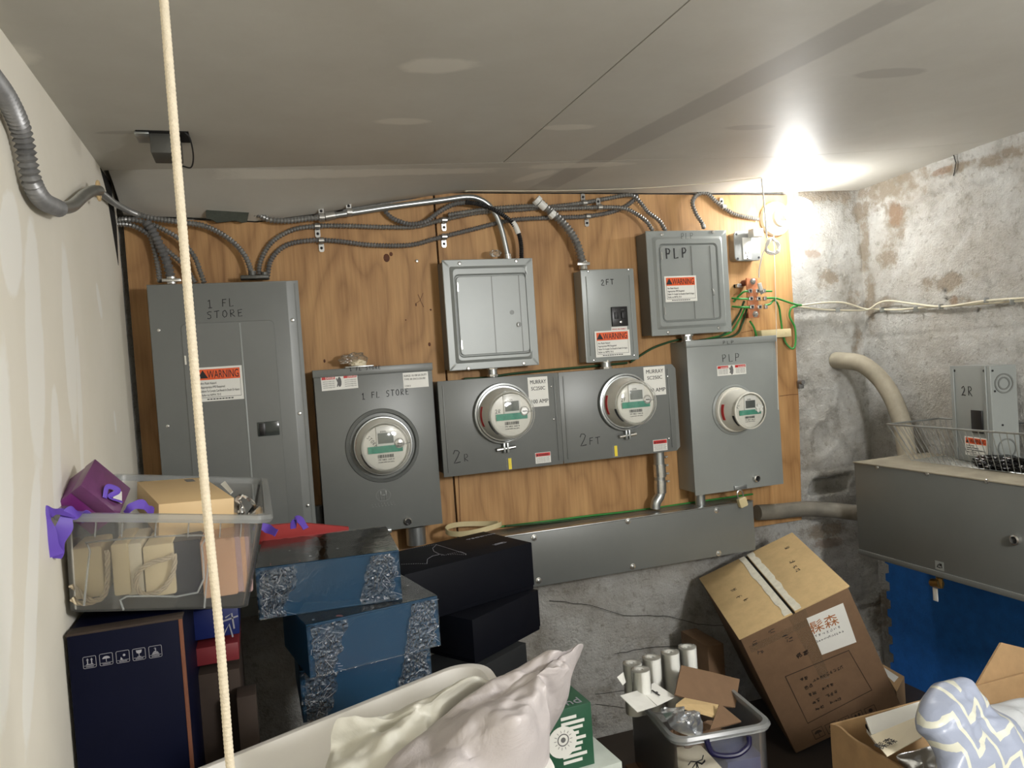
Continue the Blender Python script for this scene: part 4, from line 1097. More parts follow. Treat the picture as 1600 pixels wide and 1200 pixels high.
# white cable hanging from the ceiling wire, coiled
t = thing('usb_cable', 'white cable hanging from the ceiling, coiled beside the bulb', 'cable', P(1190, 458, Y=2.02))
c = [P(1190, 279, Y=1.955), P(1192, 300, Y=1.97), P(1196, 340, Y=2.0), P(1198, 372, Y=2.02)]
link('hanging_length', G().tube(c, .0024, 8), M_WHITEP, t)
cc = P(1206, 385, Y=2.02); g = G(); pts = []
for k in range(70):
    a = k * .45; r_ = .023 + .004 * math.sin(k * 1.7); pts.append(cc + Vector((r_ * math.cos(a), .004 * math.sin(k * .9) - k * .0001, r_ * math.sin(a))))
link('coil', g.tube(pts, .0022, 7, smooth=3), M_WHITEP, t)
link('loose_length', G().tube([P(1200, 382, Y=2.02), P(1192, 396, Y=2.02), P(1188, 412, Y=2.02), P(1186, 424, Y=2.02), P(1186, 434, Y=2.02)], .002, 8), M_WHITEP, t)
fr = Fr(P(1188, 449, Y=2.02)).rot(.25)
g = G().box(fr, -.006, .006, -.010, .014, -.003, .004, .0015); pl = link('plug', g, M_WHITEP, t)
link('plug_tip', G().box(fr, -.0045, .0045, -.021, -.010, -.002, .002), M_GALV, pl)
link('coil_end_plug', G().box(Fr(P(1216, 393, Y=2.01)).rot(-.6), -.009, .005, -.003, .003, -.002, .003, .001), M_WHITEP, t)
# pull string of the fixture
g = G().tube([P(1209, 368, Y=2.09), P(1211, 430, Y=2.06), P(1213, 512, Y=2.04), P(1213.5, 534, Y=2.035), P(1215, 600, Y=2.03), P(1216, 640, Y=2.03)], .0009, 6)
single('pull_string', g, M_WHITEP, 'thin white string hanging below the bulb over the PLP meter box edge', 'string')
# wires stretched below the ceiling
g = G().tube([P(728, 298, Z=1.994), P(860, 298, Z=1.993), P(1000, 294, Z=1.992), P(1100, 287, Z=1.993), P(1150, 282, Z=1.994), P(1190, 278, Z=1.996)], .0011, 6)
g.lathe(Fr(P(728, 298, Z=1.998), (1, 0, 0), (0, -1, 0)), 0, 0, [(.004, -.006), (.004, .004)], 10)
single('ceiling_wire', g, M_WCABLE, 'thin wire stretched under the ceiling from its seam to the bulb', 'wire')

# copper grounding bar
f = Fr((0, 2.10, 0)); u0, v1 = f.px(1166, 436); u1, v0 = f.px(1188, 500)
t = thing('grounding_bar', 'copper grounding bar with silver lugs and green wires', 'grounding bar', (.5 * (u0 + u1), YW, v0))
link('bar', G().box(f, u0, u1 - .004, v0 + .008, v1 + .003, -.004, .002, .0008), M_COPPER, t)
for q in ((1175, 440), (1179, 491)):
    u, v = f.px(*q)
    st = link('standoff', G().tube([f.p(u, v, -.004), f.p(u, v, -.048)], .010, 12, smooth=0), plain('red_insulator', (120, 62, 48), .5), t)
    link('bolt', G().lathe(f, u, v, [(.011, .002), (.011, .005), (.0078, .005), (.0078, .010), (.004, .012)], 6), M_STEEL, t)
rows = (455, 467, 480)
for k, y in enumerate(rows):
    for x in (1169, 1181, 1191):
        u, v = f.px(x + k * 1.4, y); L = link('lug', G().box(f, u - (.0075 if x < 1190 else .005), u + (.0075 if x < 1190 else .005), v - .0065, v + .0065, .002, .013, .0015), M_STEEL, t)
        if x < 1190: link('lug_screw', G().lathe(f, u, v, [(.004, .013), (.004, .0138)], 8), M_INK, L)
def wire(pts, label, mat=None, r=.0034, Y=2.12, cat='wire', name='green_wire', group='green grounding wires'):
    return single(name, G().tube(wpts(pts, Y), r, 8), mat or M_GREENW, label, cat, group, 60)
YB = 2.093
wire([(1146, 472, 2.12), (1153, 464, 2.11), (1162, 456, YB), (1170, 455, YB)], 'green wire end entering the grounding bar, top left lug')
wire([(1144, 466, 2.12), (1155, 467, YB), (1170, 467, YB)], 'green wire end entering the grounding bar, middle left lug')
wire([(1144, 479, 2.12), (1158, 480, YB), (1172, 480, YB)], 'green wire end entering the grounding bar, bottom left lug')
wire([(1193, 455, YB), (1206, 455, YB)], 'short green wire stub at the right of the grounding bar', r=.003)
wire([(1193, 466, YB), (1212, 466, YB), (1228, 471, 2.11), (1244, 476, 2.12), (1252, 477, 2.13)], 'green wire from grounding bar running right to the concrete')
wire([(1195, 477, YB), (1203, 475, YB), (1210, 469, 2.10), (1217, 479, 2.12), (1220, 500, 2.13), (1223, 520, 2.14), (1228, 536, 2.14), (1238, 545, 2.13), (1243, 536, 2.13), (1242, 512, 2.13), (1234, 495, 2.13), (1236, 482, 2.13), (1246, 478, 2.13)],
     'green wire looping down behind the wood block from the grounding bar')
wire([(1172, 502, 2.12), (1178, 512, 2.13), (1182, 526, 2.14)], 'green wire leaving the bottom of the grounding bar')
for k, (a, b, c) in enumerate((((1165, 478, 2.11), (1155, 500, 2.13), (1140, 520, 2.14)), ((1163, 470, 2.12), (1152, 495, 2.135), (1128, 524, 2.14)), ((1167, 482, 2.12), (1160, 505, 2.14), (1145, 525, 2.14)))):
    wire([a, b, c, (1100 - k * 8, 531 + k, 2.142)], 'green wire curving down left behind the PLP load centre', M_GREEND if k else M_GREENW)
wire([(1080, 528), (1055, 532), (1035, 538), (1018, 545), (1000, 556), (985, 566)], 'dusty green wire between 2FT enclosure and PLP load centre', M_GREEND, Y=2.14)
wire([(725, 592), (760, 590), (800, 584), (860, 578), (905, 574), (980, 567)], 'dusty green wire along the top of the double meter box', M_GREEND, Y=2.135)
wire([(781, 823), (850, 815), (920, 806), (1000, 797), (1090, 784), (1176, 772)], 'green wire lying along the back of the trough top', M_GREENW, r=.003, Y=2.14)
wire([(790, 822), (850, 817), (930, 808), (1010, 798), (1100, 786)], 'dusty green wire beside the brighter one on the trough top', M_GREEND, r=.003, Y=2.13)
f = Fr((0, 2.115, 0)); u0, v1 = f.px(1190, 516); u1, v0 = f.px(1237, 526)
single('wood_block', G().box(f, u0, u1, v0, v1, -.033, 0, .002).lathe(f, u1 - .022, (v0 + v1) / 2, [(.003, 0), (.003, .0006)], 8), M_BEIGE, 'small beige wood block screwed to the plywood edge above PLP meter box', 'wood block')
g = G(); fr = Fr(P(1150, 447, Y=2.14)); g.box(fr, -.004, .022, -.006, .006, -.008, .003, .001).box(fr, -.004, .004, -.006, .006, -.008, .014, .001)
single('metal_clip', g, M_GALV, 'small bent metal clip left of the grounding bar', 'clip')

# padlock under the PLP meter box
q = P(1156, 771, Y=2.04); fr = Fr(q).rot(.25)
t = thing('padlock', 'pale padlock hanging from the PLP meter box hasp', 'padlock', q)
link('shackle', G().tube([fr.p(-.009, -.016, 0), fr.p(-.010, 0, 0), fr.p(-.005, .009, 0), fr.p(.005, .009, 0), fr.p(.010, 0, 0), fr.p(.009, -.016, 0)], .0024, 8), M_STEEL, t)
link('lock_body', G().rings(fr, -.014, -.044, .028, .030, [(.002, .004, -.008), (0, .005, -.006), (0, .005, .006), (.002, .004, .008)]), M_BEIGE, t)
# crumpled clear bag on top of the 1 FL STORE meter box
M_BAGLET = mat_clear('thin_bag_film', body=.22, bodycol=(214, 206, 186), rough=.15, bmp=.5, bscale=40, gl=.6, streak=True)
fr = Fr(P(552, 566, Y=2.10))
blob(fr, 0, .008, 0, .030, M_BAGLET, None, 'plastic_bag', .007, .8, None, 3.3, 4, (1.2, .55), 1.1, 'crumpled clear plastic bag with putty on top of meter box', 'plastic bag')
blob(fr, .012, -.004, .012, .017, M_PAPER, None, 'putty_lump', .006, .7, None, 5.3, 3, (1.2, .55), 1.5, 'pale putty lump inside the clear bag on the meter box', 'putty')
g = G().box(Fr((.262, 2.075, 1.5135)), -.03, .045, 0, .004, -.02, .015, .001); single('metal_plate', g, M_GALV, 'thin metal plate lying on the 1 FL STORE meter box', 'plate')
blob(Fr(P(774, 396, Y=2.10)), 0, 0, 0, .012, M_BAGLET, None, 'plastic_scrap', .003, .8, None, 1.3, 3, (1.4, .8), 1.5, 'scrap of clear plastic on the unmarked load centre top', 'plastic scrap')

# junction box hanging from a slot in the ceiling
f = Fr((0, 0, 1.9995), (1, 0, 0), (0, -1, 0))    # ceiling plane seen from below: v = -y, n = -z
fc = Fr((0, 0, ZC - .0005), (1, 0, 0), (0, 1, 0)); 
q0, q1 = P(213, 207, Z=2.0), P(297, 222, Z=2.0)
t = thing('junction_box', 'dark metal junction box hanging from a slot in the ceiling', 'junction box', ((q0.x + q1.x) / 2, 1.72, 1.97))
D_ = Fr((0, 0, ZC), (1, 0, 0), (0, 0, 1))
link('slot', G().box(D_, q0.x - .0, q1.x + .002, -.0015, .0005, -1.725, -1.652), M_VOID, t)
link('box_body', G().box(D_, -.158, -.104, -.040, -.001, -1.745, -1.665, .002), M_CONN, t)
link('plaster_ring', G().box(D_, -.184, -.158, -.006, -.0015, -1.72, -1.655, .001), M_GALV, t)
link('loose_wire', G().tube([Vector((-.108, 1.75, 1.957)), Vector((-.09, 1.74, 1.952)), Vector((-.082, 1.70, 1.965)), Vector((-.084, 1.665, 1.99)), Vector((-.092, 1.655, 1.9985))], .0016, 6), M_BLACKC, t)
# ragged dark scrap at the ceiling edge above the tall panel
g = G(); ptsr = []
fr = Fr((0, 2.10, 0))
for q in ((323, 320), (335, 319), (350, 320), (365, 318), (380, 319), (391, 317), (390, 326), (388, 334), (386, 345), (378, 346), (368, 343), (350, 345), (338, 346), (330, 341), (322, 340), (321, 330)):
    u, v = fr.px(*q); ptsr.append((u, v))
g.prism(fr, ptsr, -.02, -.014)
single('dark_scrap', g, plain('dark_green_felt', (66, 70, 62), .9, var=.2, scale=60, bmp=.5), 'ragged dark grey scrap stuck over the ceiling edge hole', 'scrap')

# ---------------- concrete side: cables, elbow, conduit
def wallpts(L, dy=0.0):
    out = []
    for a, b in L:
        out.append(P(a, b, Y=2.135 + dy) if a < 1350 else P(a, b, X=2.028 + dy))
    return out
M_W = M_WCABLE
single('white_cable', G().tube(wallpts([(1246, 478), (1285, 473), (1318, 473), (1345, 481), (1358, 483), (1372, 474), (1390, 470), (1430, 475), (1475, 479), (1540, 470), (1610, 465)], 0), .0032, 8), M_W, 'off-white cable on the concrete, the upper one of two', 'cable', None, 60)
single('white_cable', G().tube(wallpts([(1246, 479), (1290, 484), (1340, 485), (1365, 483), (1400, 484), (1450, 480), (1490, 478), (1540, 474), (1610, 469)], .009), .0032, 8), M_W, 'off-white cable on the concrete, the lower one of two', 'cable', None, 60)
for a, b in ((1310, 484), (1377, 484), (1430, 483), (1469, 479), (1540, 469), (1580, 472)):
    q = P(a, b, Y=2.13) if a < 1350 else P(a, b, X=2.026)
    fr = Fr(q, (0, -1, 0), (0, 0, 1)) if a >= 1350 else Fr(q)
    single('cable_staple', G().box(fr, -.0018, .0018, -.008, .008, -.012, .006, .0008), M_GALV, 'small staple holding the two off-white cables to the concrete', 'staple', 'cable staples on the concrete')
g = G().tube([P(1306, 563, Y=2.16), P(1322, 564, Y=2.11), P(1347, 569, Y=2.06), P(1375, 592, Y=2.02), P(1396, 625, Y=1.98), P(1410, 665, Y=1.955), P(1416, 700, Y=1.945), P(1418, 716, Y=1.94)], .0285, 20)
single('conduit_elbow', g, M_PIPE, 'thick dusty conduit elbow curving from the concrete corner down to the box', 'conduit', None, 60)
g = G().tube([P(1183, 801, Y=2.10), P(1215, 799, Y=2.10), P(1260, 795, Y=2.09), P(1300, 797, Y=2.06), P(1335, 801, Y=2.0), P(1350, 803, Y=1.95)], .025, 20)
single('conduit', g, plain('grey_dusty_conduit', (122, 118, 108), .6, .2, .3, 8, .2, 60), 'thick dusty horizontal conduit between trough and big grey box', 'conduit', None, 60)
q = P(1249, 597, Y=2.14); g = G().tube([q, q + Vector((0, -.02, 0))], .008, 10, smooth=0).box(Fr(q), -.006, .014, -.022, .004, -.005, .006, .002)
single('pipe_bracket', g, M_ARMD, 'small rusty bracket at the plywood edge right of the PLP box', 'bracket')

# big grey utility box on the right wall
BX = 1.75; yb0, yb1 = 1.10, 1.925
zt_, zb_ = 1.118, .832
f = Fr((BX, yb1, zb_), (0, -1, 0), (0, 0, 1))
w, h = yb1 - yb0, zt_ - zb_
t = thing('utility_box', 'big dark grey steel box mounted low on the right wall', 'electrical box', (1.9, 1.5, zb_))
link('cabinet', G().box(f, .003, w, .004, h - .004, -(2.04 - BX), -.004, .002), M_GREY2, t)
lid = link('front_cover', G().box(f, 0, w, .0, h - .002, -.004, 0, .0015), M_GREY2, t)
link('top_cover', G().box(f, -.002, w, h - .004, h, -(2.04 - BX), .003, .001), M_PIPE, t)
link('bottom_flange', G().box(f, 0, w, -.004, .012, -.03, .004, .0015), M_GREY2, t)
for q in ((1371, 730), (1449, 740), (1542, 752)): screw(f, *f.px(*q), lid, r=.006)
u, v = f.px(1589, 843); lb = link('lock_barrel', G().lathe(f, u, v, [(.013, 0), (.013, .010), (.009, .012), (.009, .007)], 24, cap1=False), M_STEEL, lid)
link('lock_core', G().lathe(f, u, v, [(.009, .001), (.009, .007)], 20), M_BLACKP, lb)
u, v = f.px(1468, 884); L = link('sticker', G().box(f, u - .014, u + .014, v - .012, v + .012, 0, .0006), M_GREY, lid)
g = G(); scribble(g, f, u - .01, v - .006, .02, .014, .002, 6, 4, .0007); link('sticker_mark', g, M_INK, L)
q = P(1466, 912, X=1.79)
t = thing('brass_lock', 'brass padlock with a white tag under the big grey box', 'padlock', q)
fr = Fr(q, (0, -1, 0), (0, 0, 1))
link('hasp', G().box(fr, -.006, .008, .012, .045, -.003, .003, .001), M_GALV, t)
link('lock_body', G().tube([fr.p(-.02, -.002, .0), fr.p(.012, .004, .004)], .012, 14, smooth=0).tube([fr.p(.006, -.010, 0), fr.p(.006, .018, 0)], .009, 12, smooth=0), M_BRASS, t)
link('tag', G().box(fr, -.018, -.002, -.052, -.014, 0, .003, .001), M_WHITEL, t)

# blue foam mat leaning on the right wall behind the box
fr = Fr((2.022, 0, 0), (0, -1, 0), (0, 0, 1))
pts = []
yL = lambda z: 2.10 - .0
z = .36
left = []
while z < .80:
    left += [(-2.075 - .012, z), (-2.075 - .012, z + .018), (-2.075 + .004, z + .022), (-2.075 + .004, z + .052), (-2.075 - .012, z + .056)]; z += .062
poly = [(-1.05, .30), (-1.05, .83), (-2.087, .83)] + list(reversed([(a - (.83 - b) * -.0, b) for a, b in left])) + [(-2.087, .30)]
g = G().prism(fr, poly, 0, .018)
single('foam_mat', g, M_FOAM, 'blue foam mat with a toothed edge standing under the big grey box', 'foam mat')

# wire basket
t = thing('wire_basket', 'chrome wire basket on top of the big grey box', 'basket', (1.93, 1.6, zt_))
RZ = 1.232
R0 = P(1386, 663, Z=RZ); R1 = P(1602, 676, Z=RZ)
xf = R0.x; yfar = R0.y; ynear = 1.32; xb = 2.03
b = dict(xf=xf + .045, xb=xb - .02, yf=yfar - .04, yn=ynear + .04, z=zt_ + .003)
rim = [Vector((xf, yfar, RZ)), Vector((xf, ynear, RZ)), Vector((xb, ynear, RZ)), Vector((xb, yfar, RZ)), Vector((xf, yfar, RZ))]
link('rim', G().tube(rim, .0028, 8, smooth=0), M_GALV, t)
g = G(); n_ = 26
def wline(a, b_, c=None, r=.0011):
    g.tube([a, b_] + ([c] if c else []), r, 5, smooth=0)
for k in range(n_ + 1):
    k_ = k / n_; y_r = yfar + (ynear - yfar) * k_; y_b = b['yf'] + (b['yn'] - b['yf']) * k_
    wline(Vector((xf, y_r, RZ)), Vector((b['xf'], y_b, b['z'])), Vector((b['xb'], y_b, b['z']))); wline(Vector((xb, y_r, RZ)), Vector((b['xb'], y_b, b['z'])))
for k in range(10):
    k_ = k / 9; x_r = xf + (xb - xf) * k_; x_b = b['xf'] + (b['xb'] - b['xf']) * k_
    wline(Vector((x_r, yfar, RZ)), Vector((x_b, b['yf'], b['z'])), Vector((x_b, b['yn'], b['z']))); wline(Vector((x_r, ynear, RZ)), Vector((x_b, b['yn'], b['z'])))
link('wire_mesh', g, M_GALV, t)
# breaker enclosure standing in the basket
BXc = (1.975, 1.655, 1.124 + .138)
rz = rad(-103)
f = box_frame(BXc, 0, 0, rz, .165, .078, .276)
t = thing('breaker_enclosure', 'loose grey breaker enclosure marked 2R standing in the wire basket', 'electrical enclosure', (BXc[0], BXc[1], 1.124))
link('cabinet', G().box(f, .001, .164, .001, .275, -.078, -.004), M_GREY, t)
g = G().box(f, 0, .165, 0, .276, -.004, 0, .001).box(f, .014, .018, .01, .266, 0, .003, .001).box(f, .146, .150, .0, .276, 0, .003, .001)
c = link('cover', g, M_GREY, t)
for q in ((.02, .262), (.142, .262)): link('screw_hole', G().lathe(f, q[0], q[1], [(.004, 0), (.004, .0008)], 10), M_INK, c)
link('marker_writing', pen_text(G(), f, '2R', .045, .190, .026, .022, .0022), M_INK, c)
link('breaker', G().box(f, .085, .130, .085, .150, 0, .004, .001), M_BLACKP, c)
warn_label(f, .050, .018, .142, .072, c)
fs = face_right(f, .165)
g = G().lathe(fs, .040, .225, [(.028, 0), (.028, .0012), (.024, .0012), (.024, 0)], 28, cap1=False).lathe(fs, .040, .225, [(.018, 0), (.018, .0012), (.014, .0012), (.014, 0)], 28, cap1=False)
link('knockout', g, M_GREY2, t); g = G().lathe(fs, .040, .045, [(.028, 0), (.028, .0012), (.024, .0012), (.024, 0)], 28, cap1=False)
link('knockout', g, M_GREY2, t)
for q in ((.008, .262), (.012, .205), (.03, .11)): link('side_hole', G().lathe(fs, q[0], q[1], [(.003, 0), (.003, .0008)], 10), M_INK, t)
# black plastic bag in the basket
frb = Fr((1.905, 1.56, 1.16), (0, -1, 0), (0, 0, 1))
M_BBAG = plain('black_bag_film', (14, 14, 15), .22, bmp=.8, bscale=45)
blob(frb, .02, -.028, 0, .055, M_BBAG, None, 'plastic_bag', .012, .75, None, 8.1, 5, (1.8, .42), 1.3, 'shiny crumpled black plastic bag in the wire basket', 'plastic bag', None, 25)
# ================================================================ stored goods
TT = .345   # height of the low table everything is piled on
def cuboid(g, f, w, d, h, bev=.0015): return g.box(f, 0, w, 0, h, -d, 0, bev)
def carton(name, label, f, w, d, h, mat, cat='box', group=None, bev=.0015):
    g = cuboid(G(), f, w, d, h, bev); return single(name, g, mat, label, cat, group)
def lvl(rft, yaw, w, h):
    U = Vector((math.cos(rad(yaw)), math.sin(rad(yaw)), 0)); o = Vector(rft) - U * w; o.z -= h
    return Fr(o, U, (0, 0, 1))
def plate3(g, pts, th=.002):
    pts = [Vector(p) for p in pts]; n = Vector()
    for i in range(len(pts)):
        a, b = pts[i], pts[(i + 1) % len(pts)]; n += a.cross(b)
    n.normalize()
    return g.loft([[p - n * th / 2 for p in pts], [p + n * th / 2 for p in pts]])
def pillow(outline, bulge, seed=0.0, amp=.01, rings=14, n_s=5, freq=9, back=None, wr=0.0):
    o = catmull(outline, n_s, True); c = sum(o, Vector()) / len(o); nrm = Vector()
    for i in range(len(o)): nrm += (o[i] - c).cross(o[(i + 1) % len(o)] - c)
    nrm.normalize()
    if nrm.y > 0: nrm = -nrm
    m = len(o); vs = []; fs = []
    def ringpts(side):
        idx = []
        for k in range(1, rings + 1):
            r = 1 - k / rings; row = []
            for p in o:
                q = c + (p - c) * r; e = math.sqrt(max(0, 1 - r ** 2.5))
                w_ = amp * noise.fractal(q * freq + Vector((seed, 0, seed)), .7, 2.1, 4) * e
                if wr: w_ += wr * abs(noise.noise(Vector((q.x * freq * .9 + seed, q.z * freq * 2.2, q.y * freq)))) * e
                q = q + nrm * (side * (bulge if side > 0 or back is None else back) * e + w_)
                row.append(q)
            if k == rings: row = [sum(row, Vector()) / m]
            idx.append(row)
        return idx
    vs += o
    for side in (1, -1):
        prev = list(range(m))
        for row in ringpts(side):
            b = len(vs); vs += row
            if len(row) == 1:
                for i in range(m): fs.append((prev[i], prev[(i + 1) % m], b))
            else:
                cur = list(range(b, b + m))
                for i in range(m): fs.append((prev[i], prev[(i + 1) % m], cur[(i + 1) % m], cur[i]))
                prev = cur
    return G().add(vs, fs)

M_DUSKC = plain('dark_brown_card', (56, 44, 36), .8, var=.2)
# low table under the whole pile (its top lies just below the frame)
M_TABLE = plain('dark_table_board', (58, 48, 40), .7, var=.2, scale=8)
g = G(); t = thing('low_table', 'low dark wooden table carrying the piled boxes below the meters', 'table', (.85, 1.45, 0))
link('table_top', G().box(W0, -.28, 1.98, TT - .03, TT, -2.12, -.75, .003), M_TABLE, t)
for a, b in ((-.22, .82), (1.9, .82), (-.22, 2.05), (1.9, 2.05)): link('leg', G().box(W0, a - .03, a + .03, 0, TT - .03, -b - .03, -b + .03, .002), M_TABLE, t)

def support(x0, x1, y0, y1, z1, label, z0=TT, mat=None):
    return single('cardboard_carton', G().box(W0, x0, x1, z0, z1, -y1, -y0, .002), mat or M_CARDD, label, 'box')

# ---- navy carton with handling symbols, lower left
f = Fr((-.284, 1.262, .64)); w, h, d = .154, .508, .34
t = thing('shipping_carton', 'navy blue printed carton with white handling symbols under the clear bin', 'box', (-.207, 1.262, .64))
link('carton_body', cuboid(G(), f, w, d, h, .002), M_NAVY, t)
link('carton_lid_edge', G().box(f, -.001, w + .002, h - .003, h + .0005, -.03, .0008, .0008), M_DUSKC, t)
link('torn_edge', G().box(f, w - .004, w + .0015, .03, h - .002, -.006, .0012, .0008), plain('torn_kraft_edge', (110, 66, 46), .8), t)
g = G()
ic = ((128.6, 1018.5, 151, 1041.5), (154.5, 1014, 177, 1037), (180.4, 1010, 203, 1033), (206, 1006, 228, 1029), (231.5, 1002, 253.5, 1025))
for k, (a, b, c, e) in enumerate(ic):
    u0, v1 = f.px(a, b); u1, v0 = f.px(c, e); s = min(u1 - u0, v1 - v0); m_ = .0010
    lp = [(u0 + x, v0 + y) for x, y in rrect(s, s, .1 * s, 3)]
    g.ribbon(f, lp + [lp[0], lp[1]], m_ * .6); cx = u0 + s / 2
    g.ribbon(f, [(u0 + .06 * s, v0 + .22 * s), (u0 + .94 * s, v0 + .22 * s)], m_ * .5)
    g.box(f, u0 + .2 * s, u0 + .8 * s, v0 + .09 * s, v0 + .14 * s, .0004, .0008)
    if k == 0:
        for dx in (-.16, .16):
            g.box(f, cx + (dx - .04) * s, cx + (dx + .04) * s, v0 + .34 * s, v0 + .7 * s, .0004, .0008); g.prism(f, [(cx + (dx - .1) * s, v0 + .68 * s), (cx + (dx + .1) * s, v0 + .68 * s), (cx + dx * s, v0 + .86 * s)], .0004, .0008)
        g.box(f, cx - .28 * s, cx + .28 * s, v0 + .28 * s, v0 + .34 * s, .0004, .0008)
    if k == 1:
        g.prism(f, [(cx + .3 * s * math.cos(rad(q)), v0 + .56 * s + .22 * s * math.sin(rad(q))) for q in range(0, 181, 20)], .0004, .0008); g.box(f, cx - .02 * s, cx + .02 * s, v0 + .28 * s, v0 + .58 * s, .0004, .0008)
    if k == 2:
        g.lathe(f, cx + .1 * s, v0 + .62 * s, [(.1 * s, .0004), (.1 * s, .0008)], 14); g.prism(f, [(u0 + .3 * s, v0 + .26 * s), (u0 + .5 * s, v0 + .26 * s), (u0 + .34 * s, v0 + .5 * s)], .0004, .0008)
    if k == 3:
        g.prism(f, [(cx - .24 * s, v0 + .86 * s), (cx - .18 * s, v0 + .62 * s), (cx, v0 + .54 * s), (cx + .18 * s, v0 + .62 * s), (cx + .24 * s, v0 + .86 * s)], .0004, .0008); g.box(f, cx - .025 * s, cx + .025 * s, v0 + .3 * s, v0 + .56 * s, .0004, .0008); g.box(f, cx - .15 * s, cx + .15 * s, v0 + .27 * s, v0 + .31 * s, .0004, .0008)
    if k == 4:
        text_into(g, f, '3', cx - .13 * s, v0 + .5 * s, .48 * s, .0004)
        for q in range(3): g.box(f, cx - (.18 + .05 * q) * s, cx + (.18 + .05 * q) * s, v0 + (.44 - .08 * q) * s, v0 + (.49 - .08 * q) * s, .0004, .0008)
link('handling_symbols', g, M_LINE, t)
support(-.27, -.14, 1.29, 1.59, .64, 'brown carton hidden under the navy blue carton')

# ---- clear bin on top of it
A_, B_ = P(105, 957, Y=1.28), P(388, 950, Y=1.28)
Ub = (B_ - A_).normalized(); f = Fr(A_, Ub, Vector((0, 0, 1)) - Ub * Ub.z)
w, h, d = (B_ - A_).length, .148, .44
t = thing('storage_bin', 'open clear plastic bin of gift bags at far left', 'storage bin', A_ + Vector((.12, .2, 0)))
TP = .014     # flare
def binloops(f, w, d, h, tp, rr, zs, th=0.0):
    out = []
    for z in zs:
        k = z / h; e = tp * k
        L = rrect(w + 2 * e - 2 * th, d + 2 * e - 2 * th, rr, 5)
        out.append([f.p(a - e + th, z, -(b - e + th)) for a, b in L])
    return out
o = binloops(f, w, d, h, TP, .02, [0, .03, h * .6, h]); i_ = binloops(f, w, d, h, TP, .018, [h, h * .6, .03, .003], .0016)
link('bin_body', G().loft(o + i_, True, True), M_BIN, t)
rl = []
for off, z in ((0, h - .010), (.012, h - .010), (.014, h - .004), (.012, h + .002), (.001, h + .002)):
    e = TP + off; L = rrect(w + 2 * e, d + 2 * e, .026, 6); rl.append([f.p(a - e, z, -(b - e)) for a, b in L])
rl.append(rl[0]); link('rim', G().loft(rl, False, False), M_BINRIM, t)
g = G()
for k in (.12, .26, .44, .62, .80, .92): g.box(f, w * k, w * k + .002, h - .034, h - .008, .008, .016, .0006)
link('rim_ribs', g, M_BINRIM, t)
g = G()
pan = [(.045, .002), (.055, .118), (.070, .126)]
u0, v0, u1, v1 = .095 * w / .25, 0, .75 * w, .110
fp = f.at(0, 0, .008)
g.tube([fp.p(.30 * w, .004), fp.p(.31 * w, .024), fp.p(.70 * w, .028), fp.p(.705 * w, .10), fp.p(.69 * w, .116), fp.p(.12 * w, .106), fp.p(.10 * w, .092), fp.p(.09 * w, .012)], .0016, 6, smooth=3)
g.tube([fp.p(.75 * w, .105), fp.p(.745 * w, .004)], .0014, 6, smooth=0)
link('moulded_panel', g, M_BINRIM, t)
# goods in the bin
def bagslab(x0, y0, x1, y1, Y, mat, label, dep=.12, lean=0.0, nm='gift_bag', cat='gift bag'):
    a = P(x0, y1, Y=Y); b = P(x1, y0, Y=Y); ff = Fr((a.x, Y, a.z)).rot(lean)
    return single(nm, G().rings(ff, 0, 0, b.x - a.x, b.z - a.z, [(.001, .003, -dep), (0, .004, -dep + .001), (0, .004, -.001), (.001, .003, 0)]), mat, label, cat), ff
YF = 1.293
bagslab(115, 853, 158, 938, YF, M_CREAMB, 'cream gift bag at the left end inside the clear bin', .1)
bagslab(179, 848, 199, 932, YF, M_CREAMB, 'narrow cream gift bag second from the left in the clear bin', .13)
bagslab(200, 848, 220, 931, YF + .004, M_PAPER, 'cream gift bag leaning beside the narrow one in the clear bin', .13)
bagslab(229, 848, 270, 934, YF, M_CREAMB, 'cream gift bag behind the rope loop in the middle of the clear bin', .12)
bagslab(319, 839, 366, 936, YF + .002, M_KRAFTS, 'tan gift bag with a darker border at the right of the clear bin', .12)
bagslab(272, 842, 312, 934, YF + .01, M_NAVY, 'dark blue box between the cream and tan bags in the clear bin', .16, nm='gift_box', cat='box')
for k, x in enumerate((370, 377, 384)): bagslab(x, 838, x + 5, 926, YF + .006 + .002 * k, M_KRAFTS if k % 2 else plain('mauve_bag', (170, 140, 136), .6), ('first', 'middle', 'last')[k] + ' of three thin mauve paper bags at the right end of the clear bin', .14)
def rope(pts, Y, label):
    c = catmull(wpts(pts, Y), 10); c = resample(c, .0012); g = G()
    n = len(c)
    for s in range(3):
        L = []
        for i, p in enumerate(c):
            tt = (c[min(i + 1, n - 1)] - c[max(i - 1, 0)]).normalized(); a = Vector((0, 1, 0)); b = tt.cross(a); b.normalize()
            ph = i * .26 + s * 2.094; L.append(p + a * (.0022 * math.cos(ph)) + b * (.0022 * math.sin(ph)))
        g.tube(L, .0019, 6, smooth=0)
    single('twisted_rope', g, M_ROPE, label, 'rope', None, 180)
YR = 1.284
rope([(110, 918), (114, 916), (124, 925), (136, 936), (152, 938), (164, 928), (168, 905), (168, 870), (167, 860)], YR, 'twisted cream rope handle hanging in a U at the left of the clear bin')
rope([(112, 935), (122, 942), (140, 942), (155, 936)], YR - .001, 'short end of cream rope at the bottom left of the clear bin')
rope([(272, 866), (262, 872), (240, 878), (222, 888), (213, 902), (214, 918), (224, 928), (240, 928), (256, 918), (268, 900), (273, 880), (272, 866)], YR, 'twisted cream rope loop over the middle bags of the clear bin')
